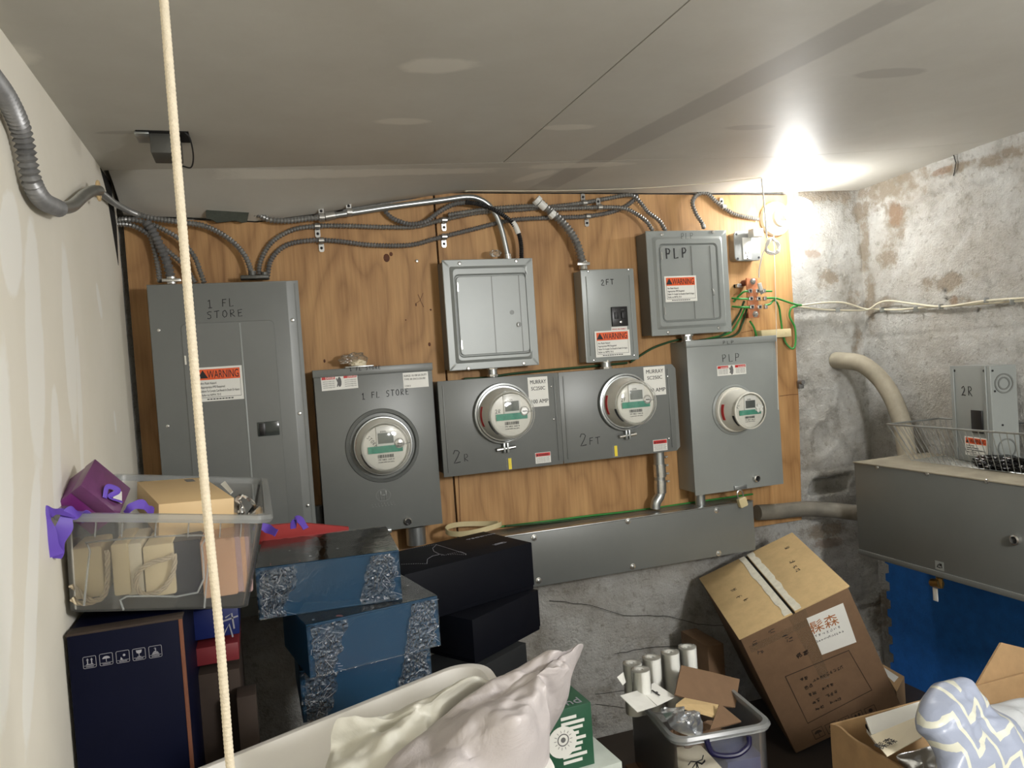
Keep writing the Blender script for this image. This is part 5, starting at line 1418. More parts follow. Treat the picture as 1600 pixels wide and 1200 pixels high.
# boxes leaning out of the bin
kf = .655
cpu = CAM + (Vector((-.385, 2.08, 1.244)) - CAM) * kf
f = box_frame(cpu, rad(36.2), rad(48.7), rad(22.1), .11 * kf, .12 * kf, .084 * kf)
w_, d_, h_ = .11 * kf, .12 * kf, .084 * kf
t = thing('gift_box', 'purple gift box tipped on its corner in the clear bin', 'gift box', cpu)
link('box_base', cuboid(G(), f, w_, d_, h_ * .62, .0012), M_PURPLE, t)
link('box_lid', G().box(f, -.001, w_ + .001, h_ * .62, h_, -d_ - .001, .001, .0012), plain('purple_box_lid', (108, 62, 104), .3, var=.15, scale=40), t)
ft = face_top(f, h_)
link('bow', G().tube([ft.p(w_ * .55, d_ * .1, .002), ft.p(w_ * .45, d_ * .3, .010), ft.p(w_ * .7, d_ * .4, .012), ft.p(w_ * .62, d_ * .2, .003), ft.p(w_ * .9, d_ * .25, .008)], .004, 8, flat=.25), M_RIBBON, t)
link('gift_tag', G().box(ft.rot(.3), w_ * .75, w_ * .98, d_ * .02, d_ * .35, .003, .0045), M_WHITEL, t)
ctn = CAM + (Vector((-.063, .696, 1.40)) - CAM) * 2.14
kk = 2.14
f = box_frame(ctn, rad(3.1), rad(3.7), rad(14.7), .055 * kk, .115 * kk, .025 * kk)
t = thing('tan_box', 'plain tan box lying across the top of the clear bin', 'box', ctn)
link('box_body', cuboid(G(), f, .055 * kk, .115 * kk, .025 * kk, .001), M_KRAFT, t)
ft = face_top(f, .025 * kk); g = G(); u, v = ft.px(290, 752)
for k in range(5): g.box(ft, u, u + .016, v + k * .006 - .01, v + k * .006 - .007, .0003, .0006)
link('stamp_print', g, M_PRINT, t)
def ribbon3(pts, wd, label, tw=None, th=.0012):
    c = catmull(pts, 8); g = G(); n = len(c); loops = []
    for i, p in enumerate(c):
        tt = (c[min(i + 1, n - 1)] - c[max(i - 1, 0)]).normalized(); a = (tw(i / (n - 1)) if tw else Vector((1, .3, 0))); a = (a - tt * a.dot(tt)).normalized(); b = tt.cross(a)
        ww = wd / 2 * (1 + .15 * math.sin(i * .5)); loops.append([p - a * ww - b * th / 2, p + a * ww - b * th / 2, p + a * ww + b * th / 2, p - a * ww + b * th / 2])
    g.loft(loops); return single('ribbon', g, M_RIBBON, label, 'ribbon', None, 50)
ribbon3([P(118, 803, Y=1.26), P(95, 800, Y=1.245), P(76, 800, Y=1.235), P(70, 815, Y=1.235), P(80, 845, Y=1.235), P(88, 868, Y=1.238)], .018, 'wide violet ribbon end hanging over the bin beside the left wall', lambda t_: Vector((1, .2, -.8 + t_)))
ribbon3([P(84, 872, Y=1.25), P(90, 850, Y=1.245), P(100, 825, Y=1.245), P(106, 806, Y=1.25), P(125, 800, Y=1.26), P(140, 812, Y=1.272)], .020, 'violet ribbon folded over the rim at the left corner of the clear bin', lambda t_: Vector((1, .3, -.3)))
ribbon3([P(196, 803, Y=1.33), P(205, 792, Y=1.33), P(222, 788, Y=1.34), P(232, 796, Y=1.35), P(240, 800, Y=1.36)], .014, 'violet ribbon between the purple box and the tan box in the bin', lambda t_: Vector((.2, .6, 1)))
ribbon3([P(398, 830, Y=1.60), P(405, 822, Y=1.60), P(418, 826, Y=1.60), P(432, 833, Y=1.58)], .016, 'light violet ribbon on the blue boxes beside the clear bin', lambda t_: Vector((.2, .6, 1)))
ribbon3([P(458, 826, Y=1.62), P(460, 812, Y=1.62), P(468, 812, Y=1.62), P(478, 826, Y=1.61)], .016, 'light violet ribbon loop standing above the top blue box', lambda t_: Vector((.6, .6, .3)))
a = P(400, 838, Y=1.77)
f = Fr((P(404, 840, Y=1.77).x, 1.77, 1.16)).rot(.0)
single('red_folder', G().prism(Fr((0, 1.78, 0)), [Fr((0, 1.78, 0)).px(*q) for q in ((398, 823), (470, 817), (545, 824), (545, 832), (398, 852))], -.012, 0), plain('red_card', (176, 52, 50), .5), 'red folder standing behind the top blue box', 'folder')
# paper in the right of the bin
g = plate3(G(), [P(345, 757, Y=1.55), P(352, 752, Y=1.55), P(364, 768, Y=1.5), P(360, 772, Y=1.5)], .002)
single('paper_slip', g, M_WHITEL, 'folded white paper slip sticking up behind the tan box', 'paper')
g = pillow([P(366, 782, Y=1.42), P(378, 776, Y=1.46), P(396, 790, Y=1.46), P(404, 800, Y=1.42), P(402, 850, Y=1.40), P(370, 850, Y=1.38)], .02, 3, .01)
single('bubble_bag', g, M_WRAP, 'clear crumpled bag filling the right end of the clear bin', 'plastic bag')

# ---- gap between navy carton and blue boxes
def pxbox(name, x0, x1, y0, y1, Y, dep, mat, label, cat='box', z0=None):
    a = P(x0, y1, Y=Y); b = P(x1, y0, Y=Y); zb_ = z0 if z0 is not None else a.z
    return single(name, G().box(W0, a.x, b.x, zb_, b.z, -(Y + dep), -Y, .0015), mat, label, cat), (a.x, b.x, b.z)
c1, r1 = pxbox('gift_box', 302, 371, 945, 1002, 1.46, .22, plain('deep_blue_card', (26, 38, 96), .4), 'deep blue box with a white swoosh mark behind the navy carton', 'box')
c2, r2 = pxbox('red_box', 302, 372, 1003, 1043, 1.46, .22, plain('dusty_red_card', (120, 40, 46), .5), 'flat dusty red box behind the navy carton')
c3, r3 = pxbox('cardboard_carton', 303, 374, 1044, 1100, 1.46, .22, M_DUSKC, 'dark brown carton under the flat dusty red box', 'box', TT)
fr = Fr((0, 1.4595, 0)); g = G()
for pl in (((352, 965), (362, 958), (366, 982)), ((350, 990), (358, 975), (364, 995)), ((345, 972), (372, 962))): g.ribbon(fr, [fr.px(*q) for q in pl], .0028)
m_ = link('white_mark', g, M_LINE, c1)
pxbox('cardboard_carton', 378, 400, 1085, 1200, 1.40, .05, M_DUSKC, 'crushed brown carton edge beside the lowest blue box', 'box', TT)

# ---- three blue gift boxes in shrink wrap
def giftbox(rft, yaw, w, d, h, label, seed, pink=True):
    f = lvl(rft, yaw, w, h)
    t = thing('gift_box', label, 'gift box', f.p(w / 2, 0, -d / 2))
    link('box_base', G().box(f, .002, w - .002, .003, h * .55, -d + .002, -.002), M_BLUEB, t)
    link('box_lid', G().box(f, 0, w, h * .97, h, -d, 0, .0008).box(f, 0, .0025, .003, h * .97, -d, 0).box(f, w - .0025, w, .003, h * .97, -d, 0).box(f, 0, w, .003, h * .97, -.0025, 0).box(f, 0, w, .003, h * .97, -d, -d + .0025).box(f, 0, w, 0, .003, -d, 0, .0008), M_BLUEB, t)
    ft = face_top(f, h)
    for k, (a, b, r_) in enumerate(((.12, .14, .022), (.30, .42, .014), (.27, .07, .010))):
        link('pink_flower', G().lathe(ft, a * w, b * d, [(r_ * w / .26, .0003), (r_ * w / .26, .0006)], 20, sq=.8), M_PINK, t)
    # loose film: crinkled at both ends of the front
    g = G(); n_, m_ = 60, 24; grid = []
    for i in range(m_ + 1):
        row = []
        for j in range(n_ + 1):
            a, b = j / n_, i / m_; e = max(0, abs(a - .5) * 2 - .55) / .45
            k = (.0006 + .0042 * e * abs(noise.fractal(Vector((a * 14 + seed, b * 8, seed)), .6, 2.2, 5)))
            row.append(f.p(w * a, h * b, .0006 + k))
        grid.append(row)
    g.sheet(grid, .0003)
    g.sheet([[ft.p(w * j / 20, d * i / 14, .0008 + .0012 * abs(noise.noise(Vector((j * .6 + seed, i * .5, seed))))) for j in range(21)] for i in range(15)], .0003)
    link('shrink_wrap', g, M_WRAP, t, 60)
    for e0, e1 in ((.03, .24), (.74, .97)):
        nn = 26; gr = []
        for i in range(nn + 1):
            b = i / nn; a0 = e0 + .02 * hsh(b * 9, seed); a1 = e1 + (.12 if e0 < .5 else .0) * (b - .5) + .05 * hsh(b * 7 + 4, seed); a0 += (.10 if e0 > .5 else 0) * (b - .5)
            gr.append([f.p(w * (a0 + (a1 - a0) * j / nn), h * (.03 + .94 * b), .0050 + .0045 * abs(noise.noise(Vector((j * .55 + b * 6 + seed, b * 16 - j * .2, seed))))) for j in range(nn + 1)])
        link('crinkled_end', G().sheet(gr, .0002), M_CRINKLE, t, 6)
    g = G(); rnd = random.Random(seed)
    # highlights on the film's creases, painted as short pale strokes
    for k in range(34):
        s_ = -1 if rnd.random() < .5 else 1
        a = (.5 + s_ * rnd.uniform(.30, .49)) * w; b = rnd.uniform(.05, .95) * h; l_ = rnd.uniform(.004, .020); th_ = rnd.uniform(-1.2, 1.2)
        g.ribbon(f, [(a, b), (min(w, max(0, a + l_ * math.cos(th_ + .3))), min(h, max(0, b + l_ * math.sin(th_))))], rnd.uniform(.0003, .0007), .0070, .0002)
    fc2 = link('crease_glints', g, M_GLINT, t); fc2['kind'] = 'stuff'
    return f
M_GLINT = plain('crease_glint', (200, 208, 222), .2, .3, spec=1.0)
ya, yb_, yc = -3.6, 10.4, .5
giftbox((.243, 1.482, 1.150), ya, .266, .25, .096, 'top blue gift box in clear wrap, crossing over the two below', 1.5)
giftbox((.309, 1.468, 1.0535), yb_, .256, .20, .097, 'middle blue gift box in clear wrap, turned in the stack of three', 5.5)
giftbox((.288, 1.470, .956), yc, .247, .22, .097, 'lowest blue gift box in clear wrap, half hidden by the white tub', 9.5)
support(.06, .27, 1.50, 1.66, .859, 'brown carton hidden under the stack of blue gift boxes')

# ---- black gift boxes
def blackbox(rft, yaw, w, d, h, label, mat, pr=False):
    f = lvl(rft, yaw, w, h)
    t = thing('gift_box', label, 'gift box', f.p(w / 2, 0, -d / 2))
    link('box_base', G().box(f, .002, w - .002, 0, h * .5, -d + .002, -.002, .001), mat, t)
    link('box_lid', G().box(f, 0, w, h * .08, h, -d, 0, .0018), mat, t)
    if pr:
        ft = face_top(f, h); g = G()
        def dots(pts, st=.0055):
            c = resample([ft.p(*ft.px(*q), .0004) for q in pts], st)
            for q in c:
                v_ = q - ft.o; g.box(ft, v_.dot(ft.U) - .0009, v_.dot(ft.U) + .0009, v_.dot(ft.V) - .0009, v_.dot(ft.V) + .0009, .0003, .0007)
        dots([(628, 859), (655, 855), (681, 851)]); dots([(628, 882), (650, 881), (667, 881)]); dots([(690, 868), (710, 866), (728, 867)]); dots([(700, 866), (720, 862), (728, 866)])
        for pl in (((682, 851.5), (676, 857), (678, 862), (686, 866), (695, 868)), ((682, 851.5), (700, 857), (728, 866)), ((667, 881), (668, 874), (676, 869), (686, 867))):
            g.ribbon(ft, [ft.px(*q) for q in pl], .0014)
        u, v = ft.px(731, 844); u2, v2 = ft.px(774, 834); k = math.atan2(v2 - v, u2 - u)
        text_into(g, ft.at(u, v).rot(k), 'YSCDHN', 0, 0, .011, .0004, width=math.hypot(u2 - u, v2 - v))
        u, v = ft.px(770, 853); scribble(g, ft, u, v, .045, .012, .0012, 10, 3)
        link('silver_print', g, M_LINE, t)
    return f
blackbox((.624, 1.789, 1.050), 19, .362, .205, .116, 'top black gift box with dotted silver print, beside the trough', M_BLACKB, True)
R2 = P(841, 921, Z=.933); blackbox(R2, 33.3, .25, .16, .100, 'second black gift box, turned under the top one', M_BLACKB)
R3 = P(822, 1004, Z=.832); blackbox(R3, 33, .25, .15, .105, 'charcoal gift box, lowest of the dark stack behind the white tub', M_GREYB)
support(.40, .56, 1.56, 1.72, .727, 'brown carton hidden under the dark gift boxes')
# ring of beige strapping on the trough end behind the black boxes
c = []
for k in range(25):
    a = k / 24 * 2 * math.pi * .93 + .3; c.append(P(737, 822, Y=2.08) + Vector((.080 * math.cos(a), .055 * math.sin(a) - .02, -.004 * math.sin(a * 2))))
g = G(); loops = [[p + Vector((0, 0, -.007)), p + Vector((0, 0, .007)), p * 1 + Vector((.0015, .0015, .007)), p + Vector((.0015, .0015, -.007))] for p in catmull(c, 3)]
g.loft(loops); single('strap_ring', g, M_BEIGE, 'curled beige plastic strap behind the top black gift box', 'strap')

# ---- white tub in the foreground with cloth-like bags
c0 = P(310, 1200, Y=1.16); c1 = P(768, 1052, Y=1.145); c2 = P(862, 1200, Y=.84)
c1b = P(752, 1022, Y=1.15)
Ut = (c1b - c0).normalized(); Vd = (c2 - c1b); Vd = (Vd - Ut * Vd.dot(Ut)).normalized()   # towards the camera
wt = (c1b - c0).length + .10; dt = (c2 - c1b).length + .05
oT = c1b - Ut * wt + Vd * dt          # near-left corner of the rim
fT = Fr(oT, Ut, -Vd)                  # u right, v away from camera, N up out of the tub
t = thing('plastic_tub', 'big white plastic tub tilted in the foreground, holding white bags', 'tub', fT.p(wt / 2, dt / 2, -.12))
loops = []
for ins, rr, n in ((0, .062, -.010), (0, .062, 0), (.003, .060, .002), (.012, .052, .002), (.015, .050, -.002), (.022, .046, -.020), (.030, .045, -.045), (.036, .045, -.05), (.050, .04, -.115), (.062, .035, -.12)):
    loops.append([fT.p(a, b, n) for a, b in rrect(wt, dt, rr, 10, ins)])
inner = loops
outer = [[fT.p(a, b, n) for a, b in rrect(wt, dt, rr, 10, ins)] for ins, rr, n in ((.060, .035, -.124), (.046, .042, -.118), (.014, .055, -.02), (.006, .058, -.010))]
link('tub_shell', G().loft(inner + outer + [inner[0]], False, False).loft([inner[-1], outer[0]], True, True), M_TUB, t, 40)
M_BAG = bpy.data.materials.new('white_bag_film'); M_BAG.use_nodes = True
def bagmat(name, rgb, tl=.35, rough=.45, bmp=.25):
    m, nt, b = nodes(name); v = coord(nt); c = lin(rgb)
    col = ramp(nt, noise_n(nt, v, 7, 4, .6), [(.3, tuple(x * .9 for x in c)), (.7, c)])
    lk(nt, col, b.inputs['Base Color']); b.inputs['Roughness'].default_value = rough
    bn = bump(nt, b, noise_n(nt, v, 16, 5, .6, 1.0), bmp, .01)
    tr = N(nt, 'ShaderNodeBsdfTranslucent'); lk(nt, col, tr.inputs[0])
    mx = N(nt, 'ShaderNodeMixShader'); mx.inputs[0].default_value = tl; lk(nt, b.outputs[0], mx.inputs[1]); lk(nt, tr.outputs[0], mx.inputs[2])
    lk(nt, mx.outputs[0], nt.nodes['Material Output'].inputs[0]); return m
bpy.data.materials.remove(M_BAG)
M_BAG = bagmat('white_bag_film', (206, 199, 198), .2, .4, .45); M_BAGC = bagmat('cream_bag_film', (222, 220, 208), .15)
op = lambda L, Y: [P(a, b, Y=(Y if len(q_) == 2 else q_[2])) for q_ in L for a, b in [q_[:2]]]
g = pillow(op([(907, 1021, .99), (897, 1045, .97), (888, 1075), (882, 1105), (866, 1135), (852, 1158), (842, 1180, .88), (850, 1215, .86), (760, 1260, .80), (640, 1270, .80), (585, 1225, .86), (640, 1165), (700, 1115), (752, 1078), (800, 1052), (840, 1036), (872, 1032), (893, 1028, .98)], .93), .040, 2.0, .030, 30, 7, 9, .03, .065)
single('plastic_bag', g, M_BAG, 'white translucent bag standing to a point at the right of the white tub', 'plastic bag', None, 60)
g = pillow(op([(530, 1121), (560, 1124), (600, 1118), (650, 1106), (700, 1093), (722, 1089), (745, 1085), (790, 1060, 1.0), (800, 1075), (740, 1120), (700, 1180, .95), (660, 1240, .88), (520, 1260, .88), (505, 1215, .92), (516, 1175), (518, 1145)], .98), .024, 7.0, .03, 24, 5, 9, .02, .045)
single('plastic_bag', g, M_BAGC, 'creamy white crumpled bag lying in the left of the white tub', 'plastic bag', None, 60)
support(-.2, .36, .80, 1.12, .80, 'brown carton hidden under the white tub')

# ---- green carton and pale box under it
f = lvl(P(923, 1097, Z=.84), 3, .105, .12)
w_, d_, h_ = .105, .12, .12
t = thing('green_carton', 'small dark green carton with a white gear pattern behind the white bag', 'box', f.p(w_ / 2, 0, -d_ / 2))
link('carton_body', cuboid(G(), f, w_, d_, h_, .001), M_GREENB, t)
g = G(); g.lathe(f, .040, .058, [(.030, .0002), (.030, .0008)], 24)
for k in range(9):
    g.box(f, .040, .070 + .020 * abs(math.sin(k * 1.1 + .5)), .014 + k * .0105, .020 + k * .0105, .0002, .0007)
link('white_gear_print', g, M_WHITEL, t)
g = G().lathe(f, .042, .062, [(.012, .0009), (.012, .0013), (.010, .0013), (.010, .0009)], 24, cap1=False).lathe(f, .042, .062, [(.005, .0009), (.005, .0013)], 16)
for k in range(14): a = k * math.tau / 14; g.ribbon(f, [(.042 + .014 * math.cos(a), .062 + .014 * math.sin(a)), (.042 + .019 * math.cos(a), .062 + .019 * math.sin(a))], .0008, .0009)
link('rosette_print', g, M_PRINT, t)
ft = face_top(f, h_); g = text_into(G(), ft, 'nd', .058, .008, .034); link('white_letters', g, M_LINE, t)
z_ = f.o.z
f2 = lvl((P(935, 1170, Z=z_).x + .02, f.o.y - .01, z_), 4, .17, .03)
single('flat_box', cuboid(G(), f2, .17, .16, .03, .001), plain('pale_green_card', (196, 204, 196), .6), 'pale flat box under the small green carton', 'box')
support(.44, .60, 1.40, 1.54, z_ - .03, 'brown carton hidden under the pale flat box')

# ---- clear bin with rolls and cardboard, lower middle
LF, RF = P(1056, 1156, Z=.75), P(1203, 1130, Z=.75)
U_ = (RF - LF); w = U_.length; U_.normalize(); d, h = .27, .17
f = Fr(LF - Vector((0, 0, h)), U_, (0, 0, 1))
t = thing('storage_bin', 'open clear plastic bin with a dark purple handle, full of packaging', 'storage bin', f.p(w / 2, 0, -d / 2))
o = binloops(f, w, d, h, .0, .025, [0, .03, h * .6, h]); i_ = binloops(f, w, d, h, .0, .023, [h, h * .6, .03, .003], .0018)
link('bin_body', G().loft(o + i_, True, True), M_BIN, t)
rl = []
for off, z in ((0, h - .012), (.006, h - .012), (.009, h - .004), (.006, h + .002), (-.002, h + .002)):
    L = rrect(w + 2 * off, d + 2 * off, .03, 6); rl.append([f.p(a - off, z, -(b - off)) for a, b in L])
rl.append(rl[0]); link('rim', G().loft(rl, False, False), M_BINRIM, t)
fh = f.at(0, 0, .010)
hp = [fh.px(*q) for q in ((1104, 1156), (1107, 1168), (1113, 1176), (1130, 1179), (1148, 1177), (1160, 1171), (1169, 1162), (1170, 1150))]
link('handle', G().tube([fh.p(a, b, .006 * math.sin(k / 7 * math.pi)) for k, (a, b) in enumerate(hp)], .0055, 10), plain('dark_purple_plastic', (20, 18, 58), .35), t)
g = G(); u, v = f.px(1088, 1190)
rnd = random.Random(5)
for k in range(9):
    a = rnd.uniform(0, 6.28); g.ribbon(f, [(u, v), (u + .012 * math.cos(a), v + .014 * math.sin(a)), (u + .018 * math.cos(a + .4), v + .020 * math.sin(a + .4))], .0022, .001)
link('ink_mark', g, M_INK, t)
support(LF.x + .005, RF.x - .01, 1.33, 1.55, f.o.z, 'brown carton hidden under the clear bin of packaging')
# things inside the lower bin
g = G().box(f, .11, w - .01, .01, .10, -.12, -.012, .002); single('blue_pouch', g, plain('muted_blue_film', (50, 58, 108), .5), 'muted blue packet inside the lower clear bin', 'packet')
g = G().box(f, .02, .10, .01, .09, -.14, -.014, .002); single('cream_packet', g, M_PAPER, 'cream packet inside the lower clear bin at left', 'packet')
# paper rolls wrapped in film
for k, (a, b, Y, r_, L_) in enumerate(((988, 1036, 1.50, .0205, .11), (1018, 1027, 1.515, .0205, .115), (1047, 1019, 1.53, .0205, .12), (1074, 1011, 1.545, .0205, .12), (1001, 1046, 1.44, .0195, .07))):
    q = P(a, b, Y=Y); fr = Fr(q, (1, 0, 0), (0, 1, 0)); ax = Fr(q - Vector((0, 0, L_)), (1, 0, 0), (0, 1, 0))
    t = thing('paper_roll', ('leftmost', 'second from left', 'third from left', 'rightmost', 'short front')[k] + ' white paper roll standing in film in the lower clear bin', 'paper roll', ax.o, None)
    link('roll', G().lathe(ax, 0, 0, [(r_, 0), (r_, L_ - .001), (r_ * .96, L_), (r_ * .34, L_), (r_ * .32, L_ - .006)], 32, cap0=True), M_WHITEL, t)
    link('core', G().lathe(ax, 0, 0, [(r_ * .33, L_ - .006), (r_ * .33, L_ + .0005), (r_ * .24, L_ + .0005), (r_ * .24, L_ - .006)], 20), plain('roll_core', (214, 214, 208), .7), t)
    link('film', G().lathe(ax, 0, 0, [(r_ * 1.03, .001), (r_ * 1.04, L_ * .5), (r_ * 1.03, L_ + .0015), (r_ * .5, L_ + .003)], 32, cap1=False), M_WRAP, t)
# support block inside the bin so the rolls stand on packed card
single('packing_card', G().box(f, .012, w - .012, .012 - .004, .028, -d + .01, -.15, .001), M_CARDD, 'folded card at the bottom of the lower clear bin', 'card')
fil = blob(Fr((LF.x + .115, 1.43, f.o.z + .085)), 0, 0, 0, .05, M_CARDD, None, 'packing_paper', .012, .6, None, 2.2, 4, (1.2, .7), 1.5, 'crumpled brown packing paper filling the lower clear bin', 'packing paper')
g = plate3(G(), [P(969, 1087, Y=1.375), P(1000, 1078, Y=1.44), P(1026, 1103.5, Y=1.38), P(996, 1113, Y=1.33)], .0012)
t1 = single('card_tag', g, M_WHITEL, 'white card tag hanging over the left rim of the lower clear bin', 'card')
g = plate3(G(), [P(1000, 1078, Y=1.44), P(1022, 1067, Y=1.47), P(1056, 1089, Y=1.42), P(1027, 1103, Y=1.38)], .0012)
t2 = single('card_tag', g, M_WHITEL, 'white card with a black hang slot beside the rolls in the lower bin', 'card')
fs_ = Fr(P(1024, 1084, Y=1.425) + Vector((0, -.002, .002)), (P(1056, 1089, Y=1.42) - P(1022, 1067, Y=1.47)), (P(1022, 1067, Y=1.47) - P(1000, 1078, Y=1.44)))
link('hang_slot', G().box(fs_, -.010, .010, -.0016, .0016, .0, .0016).box(fs_, -.002, .002, -.001, .006, .0, .0016), M_INK, t2)
g = plate3(G(), [P(964, 1058, Y=1.47), P(974, 1050, Y=1.47), P(978, 1066, Y=1.46), P(973, 1071, Y=1.46)], .001); single('paper_label', g, M_WHITEL, 'small white label on the film left of the paper rolls', 'label')
g = pillow([P(1032, 1107, Y=1.36), P(1048, 1110, Y=1.36), P(1066, 1113, Y=1.36), P(1082, 1121, Y=1.36), P(1098, 1140, Y=1.33), P(1092, 1152, Y=1.33), P(1070, 1148, Y=1.33), P(1050, 1138, Y=1.335), P(1040, 1122, Y=1.34)], .014, 4.0, .03, 16, 4, 22, .01, .03)
single('foil_pouch', g, M_FOIL, 'crumpled silver foil pouch at the front of the lower clear bin', 'foil pouch', None, 25)
g = plate3(G(), [P(1064, 1040, Y=1.46), P(1108, 1050, Y=1.46), P(1155, 1062, Y=1.46), P(1148, 1106, Y=1.40), P(1100, 1100, Y=1.40), P(1054, 1086, Y=1.40)], .004)
single('cardboard_flap', g, M_CARDD, 'brown cardboard flap standing up in the lower clear bin', 'cardboard')
g = plate3(G(), [P(1069, 1092, Y=1.40), P(1122, 1103, Y=1.40), P(1117, 1120, Y=1.35), P(1056, 1102, Y=1.35)], .006)
single('cardboard_strip', g, M_CARDL, 'light cardboard strip lying across the lower clear bin', 'cardboard')
g = plate3(G(), [P(1124, 1100, Y=1.37), P(1158, 1128, Y=1.33), P(1109, 1141, Y=1.315)], .004)
single('cardboard_corner', g, M_CARDD, 'triangular brown cardboard corner at the right of the lower clear bin', 'cardboard')

# ---- big tilted cardboard box
w_, d_, h_ = .320, .372, .4
f = box_frame((1.463, 1.893, .628), rad(10.1), rad(-23.0), rad(-20.6), w_, d_, h_)
t = thing('cardboard_box', 'large tilted cardboard box with a white sticker leaning under the trough', 'cardboard box', (1.46, 1.85, TT))
link('box_body', G().box(f, 0, w_, 0, h_ - .006, -d_, 0, .003), M_CARDD, t)
ft = face_top(f, h_ - .006)
fl1 = link('flap', G().box(ft, -.003, w_ * .5 - .004, -.003, d_ + .003, .0005, .005, .0015), M_CARDL, t)
fl2 = link('flap', G().box(ft, w_ * .5 + .003, w_ + .004, -.003, d_ + .003, .0005, .006, .0015), M_CARDL, t)
link('gap_shadow', G().box(ft, w_ * .5 - .004, w_ * .5 + .003, 0, d_, -.001, .0012), M_VOID, t)
M_MASK = plain('off_white_torn_tape', (226, 222, 206), .6, var=.12, scale=60)
rnd = random.Random(2)
for s_, fl in ((-1, fl1), (1, fl2)):
    x_in = w_ * .5 + s_ * .0045; L = []; R_ = []
    for k in range(24):
        y = d_ * k / 23; L.append((x_in, y)); R_.append((x_in + s_ * (.020 + rnd.uniform(-.003, .003)), y))
    link('torn_tape', G().prism(ft, L + R_[::-1], .0052, .0064), M_MASK, fl)
u0 = [f.px(*q) for q in ((1260, 966), (1317, 942), (1338, 1003), (1284, 1023))]
L = link('shipping_label', G().prism(f, u0[::-1], .0002, .0010), M_WHITEL, t)
lu, lv_ = f.px(1268, 992); lu2, lv2 = f.px(1318, 972)
fl = f.at(lu, lv_).rot(math.atan2(lv2 - lv_, lu2 - lu)); lw_ = math.hypot(lu2 - lu, lv2 - lv_)
g = G(); text_into(g, fl, '\u9aF9\u68EE', .0, .004, lw_ * .42, .0011, .0003, width=lw_ * .86); link('brand_characters', g, M_RUST, L)
g = G()
for k in range(7): scribble(g, fl, .006 + k * lw_ * .12, -.012, .007, .008, .0010, 4, k, .0011)
for k in range(11): scribble(g, fl, .004 + k * lw_ * .08, -.028, .006, .007, .0009, 4, k + 20, .0011)
link('label_print', g, M_PRINT, L)
# printing on the front
g = G()
def fline(pts, wd=.0022): g.ribbon(f, [f.px(*q) for q in pts], wd, .0005)
fline([(1227, 1057), (1326, 1016), (1362, 1078), (1262, 1130), (1227, 1057)])
for k, (a, b) in enumerate(((1251, 1066), (1258, 1078), (1264, 1089), (1270, 1101), (1276, 1111))):
    u, v = f.px(a, b); 
    for j in range(2 if k > 1 else 2): scribble(g, f, u + j * .013, v, .011, .011, .0018, 7, k * 3 + j, .0005)
    if k > 1:
        for j in range(3): scribble(g, f, u + .042 + j * .012, v, .010, .010, .0016, 6, 50 + k * 3 + j, .0005)
u, v = f.px(1246, 1030)
for j in range(2): scribble(g, f, u + j * .020, v, .016, .018, .0024, 9, 70 + j, .0005)
u, v = f.px(1270, 1066); k_ = f.px(1316, 1045); fl_ = f.at(u, v).rot(math.atan2(k_[1] - v, k_[0] - u)); 
for j in range(9): scribble(g, fl_, j * .0105, 0, .009, .010, .0015, 4, 90 + j, .0005)
for k in range(5):
    a = f.px(1268 + k * 20.5, 1142 - k * 8.5); s_ = .030
    g.ribbon(f, [(a[0], a[1] - s_), (a[0] + s_, a[1] - s_), (a[0] + s_, a[1]), (a[0], a[1]), (a[0], a[1] - s_)], .0018, .0005)
    if k == 0: g.prism(f, [(a[0] + s_ * (.5 + .38 * math.cos(rad(q))), a[1] - s_ * .5 + s_ * .3 * math.sin(rad(q))) for q in range(0, 181, 30)], .0005, .0009); g.box(f, a[0] + s_ * .47, a[0] + s_ * .53, a[1] - s_ * .9, a[1] - s_ * .4, .0005, .0009)
    if k in (1, 4): g.lathe(f, a[0] + s_ * .5, a[1] - s_ * .4, [(s_ * .2, .0005), (s_ * .2, .0009)], 12); g.box(f, a[0] + s_ * .2, a[0] + s_ * .8, a[1] - s_ * .85, a[1] - s_ * .75, .0005, .0009)
    if k in (2, 3):
        for q in (.28, .62): g.box(f, a[0] + s_ * q, a[0] + s_ * (q + .12), a[1] - s_ * .85, a[1] - s_ * .35, .0005, .0009); g.prism(f, [(a[0] + s_ * (q - .08), a[1] - s_ * .4), (a[0] + s_ * (q + .2), a[1] - s_ * .4), (a[0] + s_ * (q + .06), a[1] - s_ * .12)], .0005, .0009)
link('printed_marks', g, plain('dark_carton_print', (52, 40, 30), .8), t)
for k, (a, b) in enumerate(((1176, 1006), (1186, 1018), (1203, 985), (1224, 995), (1232, 1000))):
    u, v = f.px(a, b + 6); link('marker_writing', scribble(G(), f, u, v, .018, .016, .0014, 4, 11 + k, .0005), M_INK, t)
for k, (a, b) in enumerate(((1228, 862), (1236, 884), (1240, 893), (1246, 898))):
    u, v = ft.px(a, b); link('marker_writing', scribble(G(), ft, u, v, .018, .018, .0012, 6, 31 + k, .0062), M_INK, fl2)
for k, (a, b) in enumerate(((1144, 928), (1153, 938), (1163, 944))):
    u, v = ft.px(a, b); link('marker_writing', scribble(G(), ft, u, v, .020, .014, .0012, 5, 41 + k, .0052), M_INK, fl1)
uu = [f.px(*q) for q in ((1230, 962), (1258, 950), (1296, 1058), (1283, 1062))]
link('packing_tape', G().prism(f, uu[::-1], .0002, .0005).prism(f, [f.px(*q) for q in ((1170, 1010), (1310, 944), (1313, 952), (1174, 1020))][::-1], .0002, .0005), M_TAPE, t)
